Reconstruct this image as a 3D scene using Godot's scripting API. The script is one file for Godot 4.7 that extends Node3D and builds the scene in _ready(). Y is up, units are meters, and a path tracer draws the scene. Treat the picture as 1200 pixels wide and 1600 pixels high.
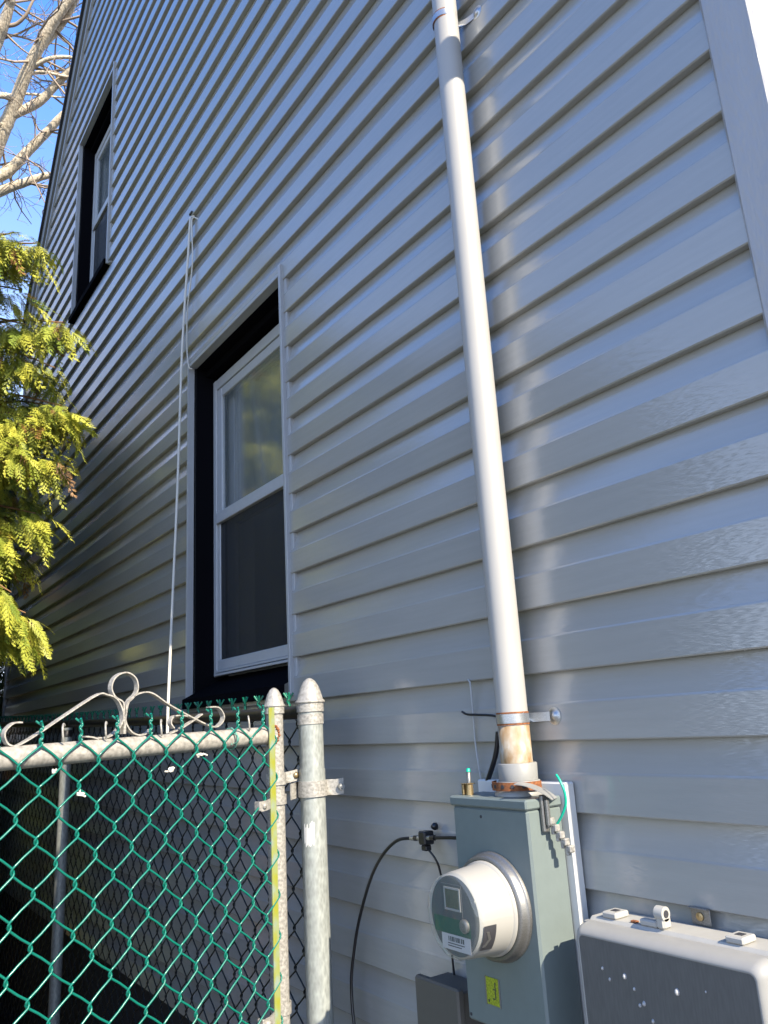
extends Node3D

const H := 1.55            # height of the reference siding lip above the ground
const C := 0.127           # exposure of one siding course
var used := {}
var M := {}
var rng := RandomNumberGenerator.new()

# ------------------------------------------------------------------ helpers
func lin(r: float, g: float, b: float) -> Color:
	return Color(r, g, b).linear_to_srgb()

func numbered(called: String) -> String:
	if not used.has(called):
		used[called] = 0
		return called
	used[called] += 1
	return "%s_%03d" % [called, used[called]]

func tag(o: Node, label: String, category: String, group := "", kind := "") -> Node:
	if label: o.set_meta("label", label)
	if category: o.set_meta("category", category)
	if group: o.set_meta("group", group)
	if kind: o.set_meta("kind", kind)
	return o

func thing(called: String, label: String, category: String, at := Vector3.ZERO, turn := 0.0, group := "") -> Node3D:
	var o := Node3D.new()
	o.name = numbered(called)
	add_child(o)
	o.position = at
	o.rotation.y = turn
	tag(o, label, category, group)
	return o

func mb() -> SurfaceTool:
	var st := SurfaceTool.new()
	st.begin(Mesh.PRIMITIVE_TRIANGLES)
	st.set_smooth_group(-1)
	return st

func done(st: SurfaceTool) -> ArrayMesh:
	st.generate_normals()
	return st.commit()

func put(called: String, mesh: Mesh, m: Material, parent: Node = null, at := Vector3.ZERO) -> MeshInstance3D:
	var o := MeshInstance3D.new()
	o.mesh = mesh
	o.material_override = m
	if parent == null:
		o.name = numbered(called)
		add_child(o)
	else:
		o.name = called
		parent.add_child(o, true)
	o.position = at
	return o

func build(called: String, st: SurfaceTool, m: Material, parent: Node = null, at := Vector3.ZERO) -> MeshInstance3D:
	return put(called, done(st), m, parent, at)

func tri(st: SurfaceTool, a: Vector3, b: Vector3, c: Vector3) -> void:
	st.add_vertex(a); st.add_vertex(c); st.add_vertex(b)      # a b c counterclockwise from outside

func quad(st: SurfaceTool, a: Vector3, b: Vector3, c: Vector3, d: Vector3) -> void:
	tri(st, a, b, c); tri(st, a, c, d)

# bevelled box between two corners
func rbox(st: SurfaceTool, lo: Vector3, hi: Vector3, bv := 0.002) -> void:
	st.set_smooth_group(-1)
	var c := (lo + hi) * 0.5
	var h := (hi - lo) * 0.5
	var b: float = min(bv, min(h.x, min(h.y, h.z)) * 0.45)
	var f := func(sx, sy, sz, ax) -> Vector3:
		var v := Vector3(sx * h.x, sy * h.y, sz * h.z)
		if ax != 0: v.x -= sx * b
		if ax != 1: v.y -= sy * b
		if ax != 2: v.z -= sz * b
		return c + v
	for s in [-1, 1]:
		var q = [[f.call(s, -1, -1, 0), f.call(s, 1, -1, 0), f.call(s, 1, 1, 0), f.call(s, -1, 1, 0)],
			[f.call(-1, s, -1, 1), f.call(-1, s, 1, 1), f.call(1, s, 1, 1), f.call(1, s, -1, 1)],
			[f.call(-1, -1, s, 2), f.call(1, -1, s, 2), f.call(1, 1, s, 2), f.call(-1, 1, s, 2)]]
		for k in 3:
			if s > 0: quad(st, q[k][0], q[k][1], q[k][2], q[k][3])
			else: quad(st, q[k][3], q[k][2], q[k][1], q[k][0])
	for s in [-1, 1]:
		for t in [-1, 1]:
			var e = [[f.call(s, t, -1, 0), f.call(s, t, -1, 1), f.call(s, t, 1, 1), f.call(s, t, 1, 0)],
				[f.call(-1, s, t, 1), f.call(-1, s, t, 2), f.call(1, s, t, 2), f.call(1, s, t, 1)],
				[f.call(t, -1, s, 2), f.call(t, -1, s, 0), f.call(t, 1, s, 0), f.call(t, 1, s, 2)]]
			for k in 3:
				if s * t > 0: quad(st, e[k][3], e[k][2], e[k][1], e[k][0])
				else: quad(st, e[k][0], e[k][1], e[k][2], e[k][3])
			for u in [-1, 1]:
				var a: Vector3 = f.call(s, t, u, 0)
				var b2: Vector3 = f.call(s, t, u, 1)
				var d: Vector3 = f.call(s, t, u, 2)
				if s * t * u > 0: tri(st, a, b2, d)
				else: tri(st, d, b2, a)

# round tube through points, radius per point
func tube(st: SurfaceTool, pts: Array, rad, sides := 8, caps := true) -> void:
	st.set_smooth_group(0)
	var n := pts.size()
	var rings := []
	var nrm := Vector3.ZERO
	for i in n:
		var d: Vector3 = (pts[min(i + 1, n - 1)] - pts[max(i - 1, 0)]).normalized()
		if i == 0:
			nrm = d.cross(Vector3.UP if abs(d.y) < 0.9 else Vector3.RIGHT).normalized()
		else:
			nrm = (nrm - d * nrm.dot(d)).normalized()
		var bi := d.cross(nrm)
		var r: float = rad[i] if rad is Array else rad
		var ring := []
		for k in sides:
			var a := TAU * k / sides
			ring.append(pts[i] + (nrm * cos(a) + bi * sin(a)) * r)
		rings.append(ring)
	for i in n - 1:
		for k in sides:
			var k2 := (k + 1) % sides
			quad(st, rings[i][k], rings[i][k2], rings[i + 1][k2], rings[i + 1][k])
	if caps:
		st.set_smooth_group(-1)
		for k in range(1, sides - 1):
			tri(st, rings[0][0], rings[0][k + 1], rings[0][k])
			tri(st, rings[n - 1][0], rings[n - 1][k], rings[n - 1][k + 1])

# smooth curve through control points
func curve(ctrl: Array, per := 6) -> Array:
	var out := []
	var n := ctrl.size()
	for i in n - 1:
		var p0: Vector3 = ctrl[max(i - 1, 0)]
		var p1: Vector3 = ctrl[i]
		var p2: Vector3 = ctrl[i + 1]
		var p3: Vector3 = ctrl[min(i + 2, n - 1)]
		for k in per:
			out.append(p1.cubic_interpolate(p2, p0, p3, float(k) / per))
	out.append(ctrl[n - 1])
	return out

# lathe about an axis (0 x, 1 y, 2 z); profile of Vector2(radius, along); sharp steps where a point repeats
func lathe(st: SurfaceTool, c: Vector3, prof: Array, axis := 1, sides := 32) -> void:
	var f := func(p: Vector2, k: int) -> Vector3:
		var a := TAU * k / sides
		if axis == 1: return c + Vector3(p.x * cos(a), p.y, -p.x * sin(a))
		if axis == 2: return c + Vector3(p.x * cos(a), p.x * sin(a), p.y)
		return c + Vector3(p.y, p.x * cos(a), p.x * sin(a))
	var g := 1
	st.set_smooth_group(g)
	for i in prof.size() - 1:
		if prof[i].is_equal_approx(prof[i + 1]):
			g += 1
			st.set_smooth_group(g)
			continue
		for k in sides:
			var a: Vector3 = f.call(prof[i], k)
			var b: Vector3 = f.call(prof[i], k + 1)
			var d: Vector3 = f.call(prof[i + 1], k + 1)
			var e: Vector3 = f.call(prof[i + 1], k)
			if prof[i].x > 1e-6: tri(st, a, b, d)
			if prof[i + 1].x > 1e-6: tri(st, a, d, e)

# a flat strip (width along wdir, thickness th) swept along points
func ribbon(st: SurfaceTool, pts: Array, wdir: Vector3, width: float, th: float) -> void:
	var n := pts.size()
	var sec := []
	for i in n:
		var d: Vector3 = (pts[min(i + 1, n - 1)] - pts[max(i - 1, 0)]).normalized()
		var up := wdir.cross(d).normalized() * th * 0.5
		var wv := wdir * width * 0.5
		sec.append([pts[i] + up - wv, pts[i] + up + wv, pts[i] - up + wv, pts[i] - up - wv])
	for k in 4:
		st.set_smooth_group(k + 1)
		for i in n - 1:
			quad(st, sec[i][k], sec[i][(k + 1) % 4], sec[i + 1][(k + 1) % 4], sec[i + 1][k])
	st.set_smooth_group(-1)
	quad(st, sec[0][3], sec[0][2], sec[0][1], sec[0][0])
	quad(st, sec[n - 1][0], sec[n - 1][1], sec[n - 1][2], sec[n - 1][3])

# ------------------------------------------------------------------ textures and materials
func noise(freq: float, type := FastNoiseLite.TYPE_SIMPLEX_SMOOTH, oct := 4, sd := 1) -> FastNoiseLite:
	var n := FastNoiseLite.new()
	n.noise_type = type
	n.frequency = freq
	n.fractal_octaves = oct
	n.seed = sd
	return n

func grey_tex(n: FastNoiseLite, lo: float, hi: float, size := 512, tint := Color.WHITE, dark := Color.BLACK, power := 1.0) -> ImageTexture:
	var src := n.get_seamless_image(size, size)
	var im := Image.create(size, size, true, Image.FORMAT_RGB8)
	for y in size:
		for x in size:
			var v: float = pow(src.get_pixel(x, y).r, power)
			v = lerp(lo, hi, v)
			im.set_pixel(x, y, Color(v, v, v) if dark == Color.BLACK and tint == Color.WHITE else dark.lerp(tint, v))
	im.generate_mipmaps()
	return ImageTexture.create_from_image(im)

func normal_tex(n: FastNoiseLite, strength: float, size := 512) -> ImageTexture:
	var im := n.get_seamless_image(size, size)
	im.convert(Image.FORMAT_RGBA8)
	im.bump_map_to_normal_map(strength)
	return ImageTexture.create_from_image(im)

func mat(c: Color, rough := 0.6, metal := 0.0, tex: Texture2D = null, sc := Vector3.ONE, nrm: Texture2D = null, nsc := 1.0) -> StandardMaterial3D:
	var m := StandardMaterial3D.new()
	m.albedo_color = c
	m.roughness = rough
	m.metallic = metal
	if tex or nrm:
		m.uv1_triplanar = true
		m.uv1_world_triplanar = true
		m.uv1_scale = sc
	if tex: m.albedo_texture = tex
	if nrm:
		m.normal_enabled = true
		m.normal_texture = nrm
		m.normal_scale = nsc
	return m

func make_materials() -> void:
	var grain := normal_tex(noise(0.11, FastNoiseLite.TYPE_SIMPLEX_SMOOTH, 2, 7), 2.2)
	var soft := grey_tex(noise(0.012, FastNoiseLite.TYPE_SIMPLEX_SMOOTH, 5, 3), 0.965, 1.0)
	var fine := grey_tex(noise(0.05, FastNoiseLite.TYPE_SIMPLEX_SMOOTH, 4, 9), 0.78, 1.0)
	var spangle := grey_tex(noise(0.03, FastNoiseLite.TYPE_CELLULAR, 2, 5), 0.74, 1.0)
	var blotch := grey_tex(noise(0.02, FastNoiseLite.TYPE_SIMPLEX_SMOOTH, 5, 11), 0.62, 1.0)
	var rusty := grey_tex(noise(0.03, FastNoiseLite.TYPE_SIMPLEX_SMOOTH, 5, 21), 0.0, 1.0, 256, lin(0.36, 0.13, 0.04), lin(0.10, 0.035, 0.015))
	var dents := normal_tex(noise(0.02, FastNoiseLite.TYPE_SIMPLEX_SMOOTH, 3, 13), 2.0)
	var streak := grey_tex(noise(0.03, FastNoiseLite.TYPE_SIMPLEX_SMOOTH, 4, 17), 0.88, 1.0)

	M.siding = mat(lin(0.312, 0.312, 0.297), 0.17, 0.0, soft, Vector3(0.55, 9.0, 9.0), grain, 0.12)
	M.siding2 = mat(lin(0.302, 0.303, 0.289), 0.155, 0.0, soft, Vector3(0.47, 8.1, 8.1), grain, 0.10)
	M.siding3 = mat(lin(0.320, 0.317, 0.300), 0.19, 0.0, soft, Vector3(0.51, 8.6, 8.6), grain, 0.12)
	for k in ["siding", "siding2", "siding3"]:
		M[k].metallic_specular = 0.9
	M.trim = mat(lin(0.34, 0.35, 0.36), 0.38, 0.0, soft, Vector3(2, 2, 2), dents, 0.12)
	M.corner = mat(lin(0.33, 0.33, 0.34), 0.35, 0.0, soft, Vector3(3, 0.4, 3), grain, 0.3)
	M.black = mat(lin(0.006, 0.006, 0.008), 0.8, 0.0, fine, Vector3(5, 5, 5))
	M.black.metallic_specular = 0.06
	M.sash = mat(lin(0.42, 0.44, 0.46), 0.4, 0.0, soft, Vector3(3, 3, 3))
	M.dark = mat(lin(0.02, 0.021, 0.022), 0.85)
	M.room = mat(lin(0.05, 0.052, 0.05), 0.9)
	M.curtain = mat(lin(0.30, 0.31, 0.30), 0.9, 0.0, soft, Vector3(6, 0.3, 6))
	M.glass = mat(Color(0.55, 0.6, 0.6, 0.16), 0.11)
	M.glass.transparency = BaseMaterial3D.TRANSPARENCY_ALPHA
	M.cover = mat(Color(0.8, 0.85, 0.85, 0.07), 0.03)
	M.cover.transparency = BaseMaterial3D.TRANSPARENCY_ALPHA
	M.screen = mat(Color(0.17, 0.18, 0.19, 0.62), 0.7)
	M.screen.transparency = BaseMaterial3D.TRANSPARENCY_ALPHA
	M.roof = mat(lin(0.03, 0.03, 0.032), 0.9, 0.0, fine, Vector3(6, 6, 6))
	M.olive = mat(lin(0.20, 0.20, 0.185), 0.5, 0.0, soft, Vector3(2, 2, 2))
	M.concrete = mat(lin(0.035, 0.034, 0.032), 0.9, 0.0, blotch, Vector3(2, 2, 2))
	M.pipe = mat(lin(0.34, 0.332, 0.316), 0.45, 0.0, soft, Vector3(4, 1, 4), dents, 0.05)
	M.pipe_stain = mat(Color(1, 1, 1), 0.5, 0.0, grey_tex(noise(0.022, FastNoiseLite.TYPE_SIMPLEX_SMOOTH, 5, 29), -0.6, 1.5, 256, lin(0.38, 0.345, 0.285), lin(0.26, 0.17, 0.085)), Vector3(9, 5, 9))
	M.hub = mat(lin(0.24, 0.24, 0.23), 0.45, 0.0, soft, Vector3(8, 8, 8))
	M.zinc = mat(lin(0.55, 0.56, 0.56), 0.38, 0.85, fine, Vector3(14, 14, 14))
	M.rust = mat(Color(1, 1, 1), 0.85, 0.1, rusty, Vector3(14, 14, 14))
	M.galv = mat(lin(0.40, 0.425, 0.40), 0.5, 0.3, spangle, Vector3(9, 3, 9), dents, 0.08)
	M.alu = mat(lin(0.48, 0.46, 0.42), 0.5, 0.25, blotch, Vector3(10, 10, 10), dents, 0.10)
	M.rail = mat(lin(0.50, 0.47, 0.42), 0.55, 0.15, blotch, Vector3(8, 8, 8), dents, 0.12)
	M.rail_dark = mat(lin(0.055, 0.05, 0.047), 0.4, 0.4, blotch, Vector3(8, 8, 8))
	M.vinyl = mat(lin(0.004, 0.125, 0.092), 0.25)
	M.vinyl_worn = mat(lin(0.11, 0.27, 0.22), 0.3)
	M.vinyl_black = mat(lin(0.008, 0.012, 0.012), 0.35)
	M.vinyl_tip = mat(lin(0.006, 0.16, 0.09), 0.35)
	M.bar = mat(Color(1, 1, 1), 0.55, 0.0, grey_tex(noise(0.016, FastNoiseLite.TYPE_SIMPLEX_SMOOTH, 4, 31), -0.5, 1.6, 256, lin(0.22, 0.235, 0.04), lin(0.20, 0.25, 0.20)), Vector3(6, 4, 6))
	M.wrought = mat(lin(0.52, 0.49, 0.44), 0.5, 0.15, blotch, Vector3(12, 12, 12))
	M.box = mat(lin(0.140, 0.170, 0.165), 0.42, 0.0, soft, Vector3(5, 5, 5), dents, 0.10)
	M.box_side = M.box
	M.meter = mat(lin(0.30, 0.29, 0.265), 0.45)
	M.meter_face = mat(lin(0.05, 0.054, 0.06), 0.45)
	M.meter_dark = mat(lin(0.035, 0.04, 0.048), 0.4)
	M.lcd = mat(lin(0.05, 0.055, 0.035), 0.25)
	M.sticker_green = mat(lin(0.0, 0.05, 0.028), 0.4)
	M.paper = mat(lin(0.36, 0.36, 0.36), 0.7)
	M.scrap = mat(lin(0.62, 0.61, 0.58), 0.8)
	M.ink = mat(lin(0.03, 0.03, 0.035), 0.6)
	M.steel = mat(lin(0.30, 0.295, 0.28), 0.46, 0.8, fine, Vector3(12, 12, 12))
	M.yellow = mat(lin(0.40, 0.48, 0.03), 0.5, 0.0, blotch, Vector3(20, 20, 20))
	M.board = mat(lin(0.60, 0.59, 0.56), 0.5, 0.0, soft, Vector3(4, 4, 4))
	M.nid = mat(lin(0.26, 0.255, 0.24), 0.48, 0.0, soft, Vector3(6, 6, 6), dents, 0.06)
	M.nid_panel = mat(lin(0.105, 0.104, 0.10), 0.5, 0.0, streak, Vector3(12, 1.6, 12), dents, 0.05)
	M.nid_base = mat(lin(0.36, 0.35, 0.32), 0.5, 0.0, soft, Vector3(6, 6, 6))
	M.putty = mat(lin(0.33, 0.33, 0.33), 0.4)
	M.small_box = mat(lin(0.085, 0.08, 0.07), 0.55, 0.0, soft, Vector3(6, 6, 6))
	M.cable_black = mat(lin(0.012, 0.012, 0.014), 0.28)
	M.cable_white = mat(lin(0.60, 0.57, 0.50), 0.45)
	M.cable_grey = mat(lin(0.36, 0.37, 0.37), 0.5)
	M.green_wire = mat(lin(0.0, 0.34, 0.22), 0.35)
	M.brass = mat(lin(0.50, 0.37, 0.19), 0.35, 0.8, fine, Vector3(20, 20, 20))
	M.ground = mat(Color(1, 1, 1), 0.95, 0.0, grey_tex(noise(0.03, FastNoiseLite.TYPE_SIMPLEX_SMOOTH, 5, 41), 0.0, 1.0, 512, lin(0.075, 0.080, 0.028), lin(0.060, 0.046, 0.028)), Vector3(0.7, 0.7, 0.7))
	M.drive = mat(lin(0.36, 0.35, 0.33), 0.9, 0.0, blotch, Vector3(1.5, 1.5, 1.5))
	M.mulch = mat(Color(1, 1, 1), 1.0, 0.0, grey_tex(noise(0.06, FastNoiseLite.TYPE_SIMPLEX_SMOOTH, 4, 43), 0.0, 1.0, 256, lin(0.035, 0.026, 0.018), lin(0.012, 0.009, 0.007)), Vector3(3, 3, 3))
	M.bark = mat(Color(1, 1, 1), 0.9, 0.0, grey_tex(noise(0.035, FastNoiseLite.TYPE_SIMPLEX_SMOOTH, 5, 47), -0.1, 1.1, 512, lin(0.78, 0.71, 0.58), lin(0.30, 0.24, 0.17)), Vector3(2.4, 2.4, 2.4), normal_tex(noise(0.03, FastNoiseLite.TYPE_SIMPLEX_SMOOTH, 4, 49), 5.0, 256), 0.9)
	M.twig = mat(lin(0.30, 0.24, 0.19), 0.9)
	M.stem = mat(lin(0.20, 0.11, 0.05), 0.9)
	M.needle = mat(Color(1, 1, 1), 0.55)
	M.needle.vertex_color_use_as_albedo = true
	M.needle.backlight = Color(0.28, 0.28, 0.1)
	M.needle_dark = mat(Color(1, 1, 1), 0.7)
	M.needle_dark.vertex_color_use_as_albedo = true

# ------------------------------------------------------------------ house
const WX0 := -6.56
const WX1 := -0.548
func rake_y(x: float) -> float:
	return 3.42 + (x + 6.5) * 1.22 if x < -3.5 else 3.42 + (-0.5 - x) * 1.22
func rake_left(y: float) -> float:
	return max(WX0, -6.5 + (y - 3.42) / 1.22)
func rake_right(y: float) -> float:
	return min(WX1 + 0.012, -0.5 - (y - 3.42) / 1.22)

var wav := FastNoiseLite.new()
var prof := [[0.0, -0.0178, 0], [0.0, -0.0022, 0], [0.0022, 0.0, 1], [0.066, -0.0015, 2], [0.068, -0.0021, 3], [0.070, -0.0033, 3], [0.115, -0.0165, 4], [0.131, -0.0178, 4]]

func plank(house: Node3D, k: int, xa: float, xb: float, ymin: float, ymax: float, slanted: bool) -> void:
	var y0 := k * C
	# clip the profile to ymin..ymax
	var pts := []
	for i in prof.size():
		var y: float = y0 + prof[i][0]
		if y >= ymin and y <= ymax: pts.append([y, prof[i][1], prof[i][2]])
		if i < prof.size() - 1:
			var y2: float = y0 + prof[i + 1][0]
			for lim in [ymin, ymax]:
				if y < lim and y2 > lim:
					pts.append([lim, lerp(prof[i][1], prof[i + 1][1], (lim - y) / (y2 - y)), prof[i + 1][2]])
	if pts.size() < 2: return
	var st := mb()
	var n: int = max(1, int(round((xb - xa) / 0.22)))
	var tilt := wav.get_noise_2d(k * 37.7, 5.0) * 0.012
	for i in pts.size() - 1:
		st.set_smooth_group(1 + int(pts[i + 1][2]))
		for j in n:
			var v := []
			for e in [[i, j], [i, j + 1], [i + 1, j + 1], [i + 1, j]]:
				var p = pts[e[0]]
				var a := xa
				var b := xb
				if slanted:
					a = max(xa, rake_left(p[0]))
					b = min(xb, rake_right(p[0]))
				var x: float = lerp(a, b, float(e[1]) / n)
				var zz: float = p[1] + (p[0] - y0) * tilt + wav.get_noise_2d(x * 60.0, k * 50.0 + p[0] * 30.0) * 0.0016
				v.append(Vector3(x, p[0] + H, zz))
			quad(st, v[0], v[1], v[2], v[3])
	var m: Material = [M.siding, M.siding2, M.siding3][abs((k * 7 + k / 2) % 3)]
	build("siding_plank", st, m, house)

func prism(st: SurfaceTool, poly: Array, z0: float, z1: float) -> void:   # polygon counterclockwise seen from +z
	st.set_smooth_group(-1)
	var n := poly.size()
	for i in range(1, n - 1):
		tri(st, Vector3(poly[0].x, poly[0].y, z1), Vector3(poly[i].x, poly[i].y, z1), Vector3(poly[i + 1].x, poly[i + 1].y, z1))
		tri(st, Vector3(poly[0].x, poly[0].y, z0), Vector3(poly[i + 1].x, poly[i + 1].y, z0), Vector3(poly[i].x, poly[i].y, z0))
	for i in n:
		var a: Vector2 = poly[i]
		var b: Vector2 = poly[(i + 1) % n]
		quad(st, Vector3(a.x, a.y, z0), Vector3(b.x, b.y, z0), Vector3(b.x, b.y, z1), Vector3(a.x, a.y, z1))

func window_part(house: Node3D, x0: float, x1: float, y0: float, y1: float, called_label: String, drape: bool) -> void:
	# x0..x1, y0..y1: the opening in the siding (local heights above the lip)
	var w := Node3D.new()
	w.name = "window"
	house.add_child(w, true)
	w.position = Vector3(x0, y0 + H, 0)
	w.set_meta("label", called_label)
	var W := x1 - x0
	var T := y1 - y0
	var zf := -0.105
	# trim: J-channel face and return, four sides
	var t := mb()
	rbox(t, Vector3(-0.012, -0.02, -0.028), Vector3(0.0, T + 0.012, 0.006), 0.0015)
	build("trim", t, M.trim, w)
	t = mb()
	rbox(t, Vector3(W, -0.02, -0.028), Vector3(W + 0.014, T + 0.035, 0.010), 0.0015)
	rbox(t, Vector3(W + 0.014, -0.02, -0.026), Vector3(W + 0.03, T + 0.03, -0.004), 0.0015)
	build("trim", t, M.trim, w)
	t = mb()
	rbox(t, Vector3(0.0, T, -0.03), Vector3(W, T + 0.014, 0.004), 0.0015)
	build("trim", t, M.trim, w)
	# black reveal boards
	t = mb()
	rbox(t, Vector3(-0.03, -0.08, -0.20), Vector3(0.0005, T + 0.03, -0.0285), 0.001)
	build("jamb", t, M.black, w)
	t = mb()
	rbox(t, Vector3(W - 0.0005, -0.08, -0.20), Vector3(W + 0.03, T + 0.03, -0.0285), 0.001)
	build("jamb", t, M.black, w)
	t = mb()
	rbox(t, Vector3(0.001, T - 0.001, -0.20), Vector3(W - 0.001, T + 0.03, -0.031), 0.001)
	rbox(t, Vector3(0.001, T - 0.03, -0.20), Vector3(W - 0.001, T - 0.0015, -0.075), 0.001)
	build("head_jamb", t, M.black, w)
	# sloped black sill
	t = mb()
	var s0 := Vector2(-0.20, 0.115)
	var s1 := Vector2(0.022, 0.012)
	quad(t, Vector3(0.001, s1.y, s1.x), Vector3(W - 0.001, s1.y, s1.x), Vector3(W - 0.001, s0.y, s0.x), Vector3(0.001, s0.y, s0.x))
	quad(t, Vector3(0.001, s1.y - 0.035, s1.x), Vector3(W - 0.001, s1.y - 0.035, s1.x), Vector3(W - 0.001, s1.y, s1.x), Vector3(0.001, s1.y, s1.x))
	quad(t, Vector3(0.001, s1.y - 0.035, -0.2), Vector3(W - 0.001, s1.y - 0.035, -0.2), Vector3(W - 0.001, s1.y - 0.035, s1.x), Vector3(0.001, s1.y - 0.035, s1.x))
	build("sill", t, M.black, w)
	# storm window frame
	var fb := 0.093                    # bottom of the frame
	var ft := T - 0.048                # top of the frame
	var mr := 0.70 * T / 1.383         # meeting rail
	t = mb()
	rbox(t, Vector3(0.002, fb, zf - 0.02), Vector3(0.030, ft, zf), 0.002)
	rbox(t, Vector3(W - 0.030, fb, zf - 0.02), Vector3(W - 0.002, ft, zf), 0.002)
	rbox(t, Vector3(0.0305, ft - 0.045, zf - 0.02), Vector3(W - 0.0305, ft - 0.001, zf - 0.001), 0.002)
	rbox(t, Vector3(0.0305, fb + 0.001, zf - 0.02), Vector3(W - 0.0305, fb + 0.010, zf + 0.012), 0.001)
	rbox(t, Vector3(0.0305, fb + 0.014, zf - 0.02), Vector3(W - 0.0305, fb + 0.022, zf + 0.006), 0.001)
	build("frame", t, M.sash, w)
	t = mb()
	rbox(t, Vector3(0.034, mr, zf - 0.021), Vector3(0.076, ft - 0.048, zf - 0.005), 0.002)
	rbox(t, Vector3(W - 0.076, mr, zf - 0.021), Vector3(W - 0.034, ft - 0.048, zf - 0.005), 0.002)
	rbox(t, Vector3(0.0765, ft - 0.088, zf - 0.0205), Vector3(W - 0.0765, ft - 0.048, zf - 0.006), 0.002)
	rbox(t, Vector3(0.032, mr, zf - 0.0195), Vector3(W - 0.032, mr + 0.045, zf + 0.004), 0.002)
	build("upper_sash", t, M.sash, w)
	t = mb()
	rbox(t, Vector3(0.0765, mr + 0.0455, zf - 0.016), Vector3(W - 0.0765, ft - 0.0885, zf - 0.012), 0.0005)
	build("pane", t, M.glass, w)
	t = mb()
	rbox(t, Vector3(0.034, fb + 0.024, zf - 0.03), Vector3(W - 0.034, fb + 0.062, zf - 0.004), 0.002)
	rbox(t, Vector3(0.034, fb + 0.0625, zf - 0.03), Vector3(0.05, mr - 0.001, zf - 0.008), 0.002)
	rbox(t, Vector3(W - 0.05, fb + 0.0625, zf - 0.03), Vector3(W - 0.034, mr - 0.001, zf - 0.008), 0.002)
	build("lower_sash", t, M.sash, w)
	t = mb()
	rbox(t, Vector3(0.0505, fb + 0.0625, zf - 0.0125), Vector3(W - 0.0505, mr - 0.001, zf - 0.0115), 0.0002)
	build("insect_screen", t, M.screen, w)
	# inner prime window
	t = mb()
	rbox(t, Vector3(0.035, fb, zf - 0.075), Vector3(0.11, ft, zf - 0.045), 0.003)
	rbox(t, Vector3(W - 0.11, fb, zf - 0.075), Vector3(W - 0.035, ft, zf - 0.045), 0.003)
	rbox(t, Vector3(0.1105, mr - 0.01, zf - 0.075), Vector3(W - 0.1105, mr + 0.03, zf - 0.045), 0.003)
	rbox(t, Vector3(0.1105, ft - 0.07, zf - 0.075), Vector3(W - 0.1105, ft, zf - 0.045), 0.003)
	rbox(t, Vector3(0.1105, fb, zf - 0.075), Vector3(W - 0.1105, fb + 0.07, zf - 0.045), 0.003)
	build("inner_sash", t, M.sash, w)
	t = mb()
	rbox(t, Vector3(0.1105, fb + 0.0705, zf - 0.062), Vector3(W - 0.1105, mr - 0.0105, zf - 0.058), 0.0005)
	build("pane", t, M.glass, w)
	t = mb()
	rbox(t, Vector3(0.1105, mr + 0.0305, zf - 0.062), Vector3(W - 0.1105, ft - 0.0705, zf - 0.058), 0.0005)
	build("pane", t, M.glass, w)
	if drape:
		t = mb()
		var cp := []
		for i in 61:
			var x: float = lerp(0.05, W - 0.05, i / 60.0)
			cp.append(Vector3(x, 0, zf - 0.17 + 0.012 * sin(x * 55.0) + 0.006 * sin(x * 131.0 + 1.0)))
		for i in 60:
			t.set_smooth_group(1)
			quad(t, cp[i] + Vector3(0, fb, 0), cp[i + 1] + Vector3(0, fb, 0), cp[i + 1] + Vector3(0, ft, 0), cp[i] + Vector3(0, ft, 0))
		build("curtain", t, M.curtain, w)
	t = mb()
	rbox(t, Vector3(-0.15, -0.1, -0.75), Vector3(W + 0.15, T + 0.2, -0.74), 0.001)
	build("room_wall", t, M.room, w)

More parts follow.
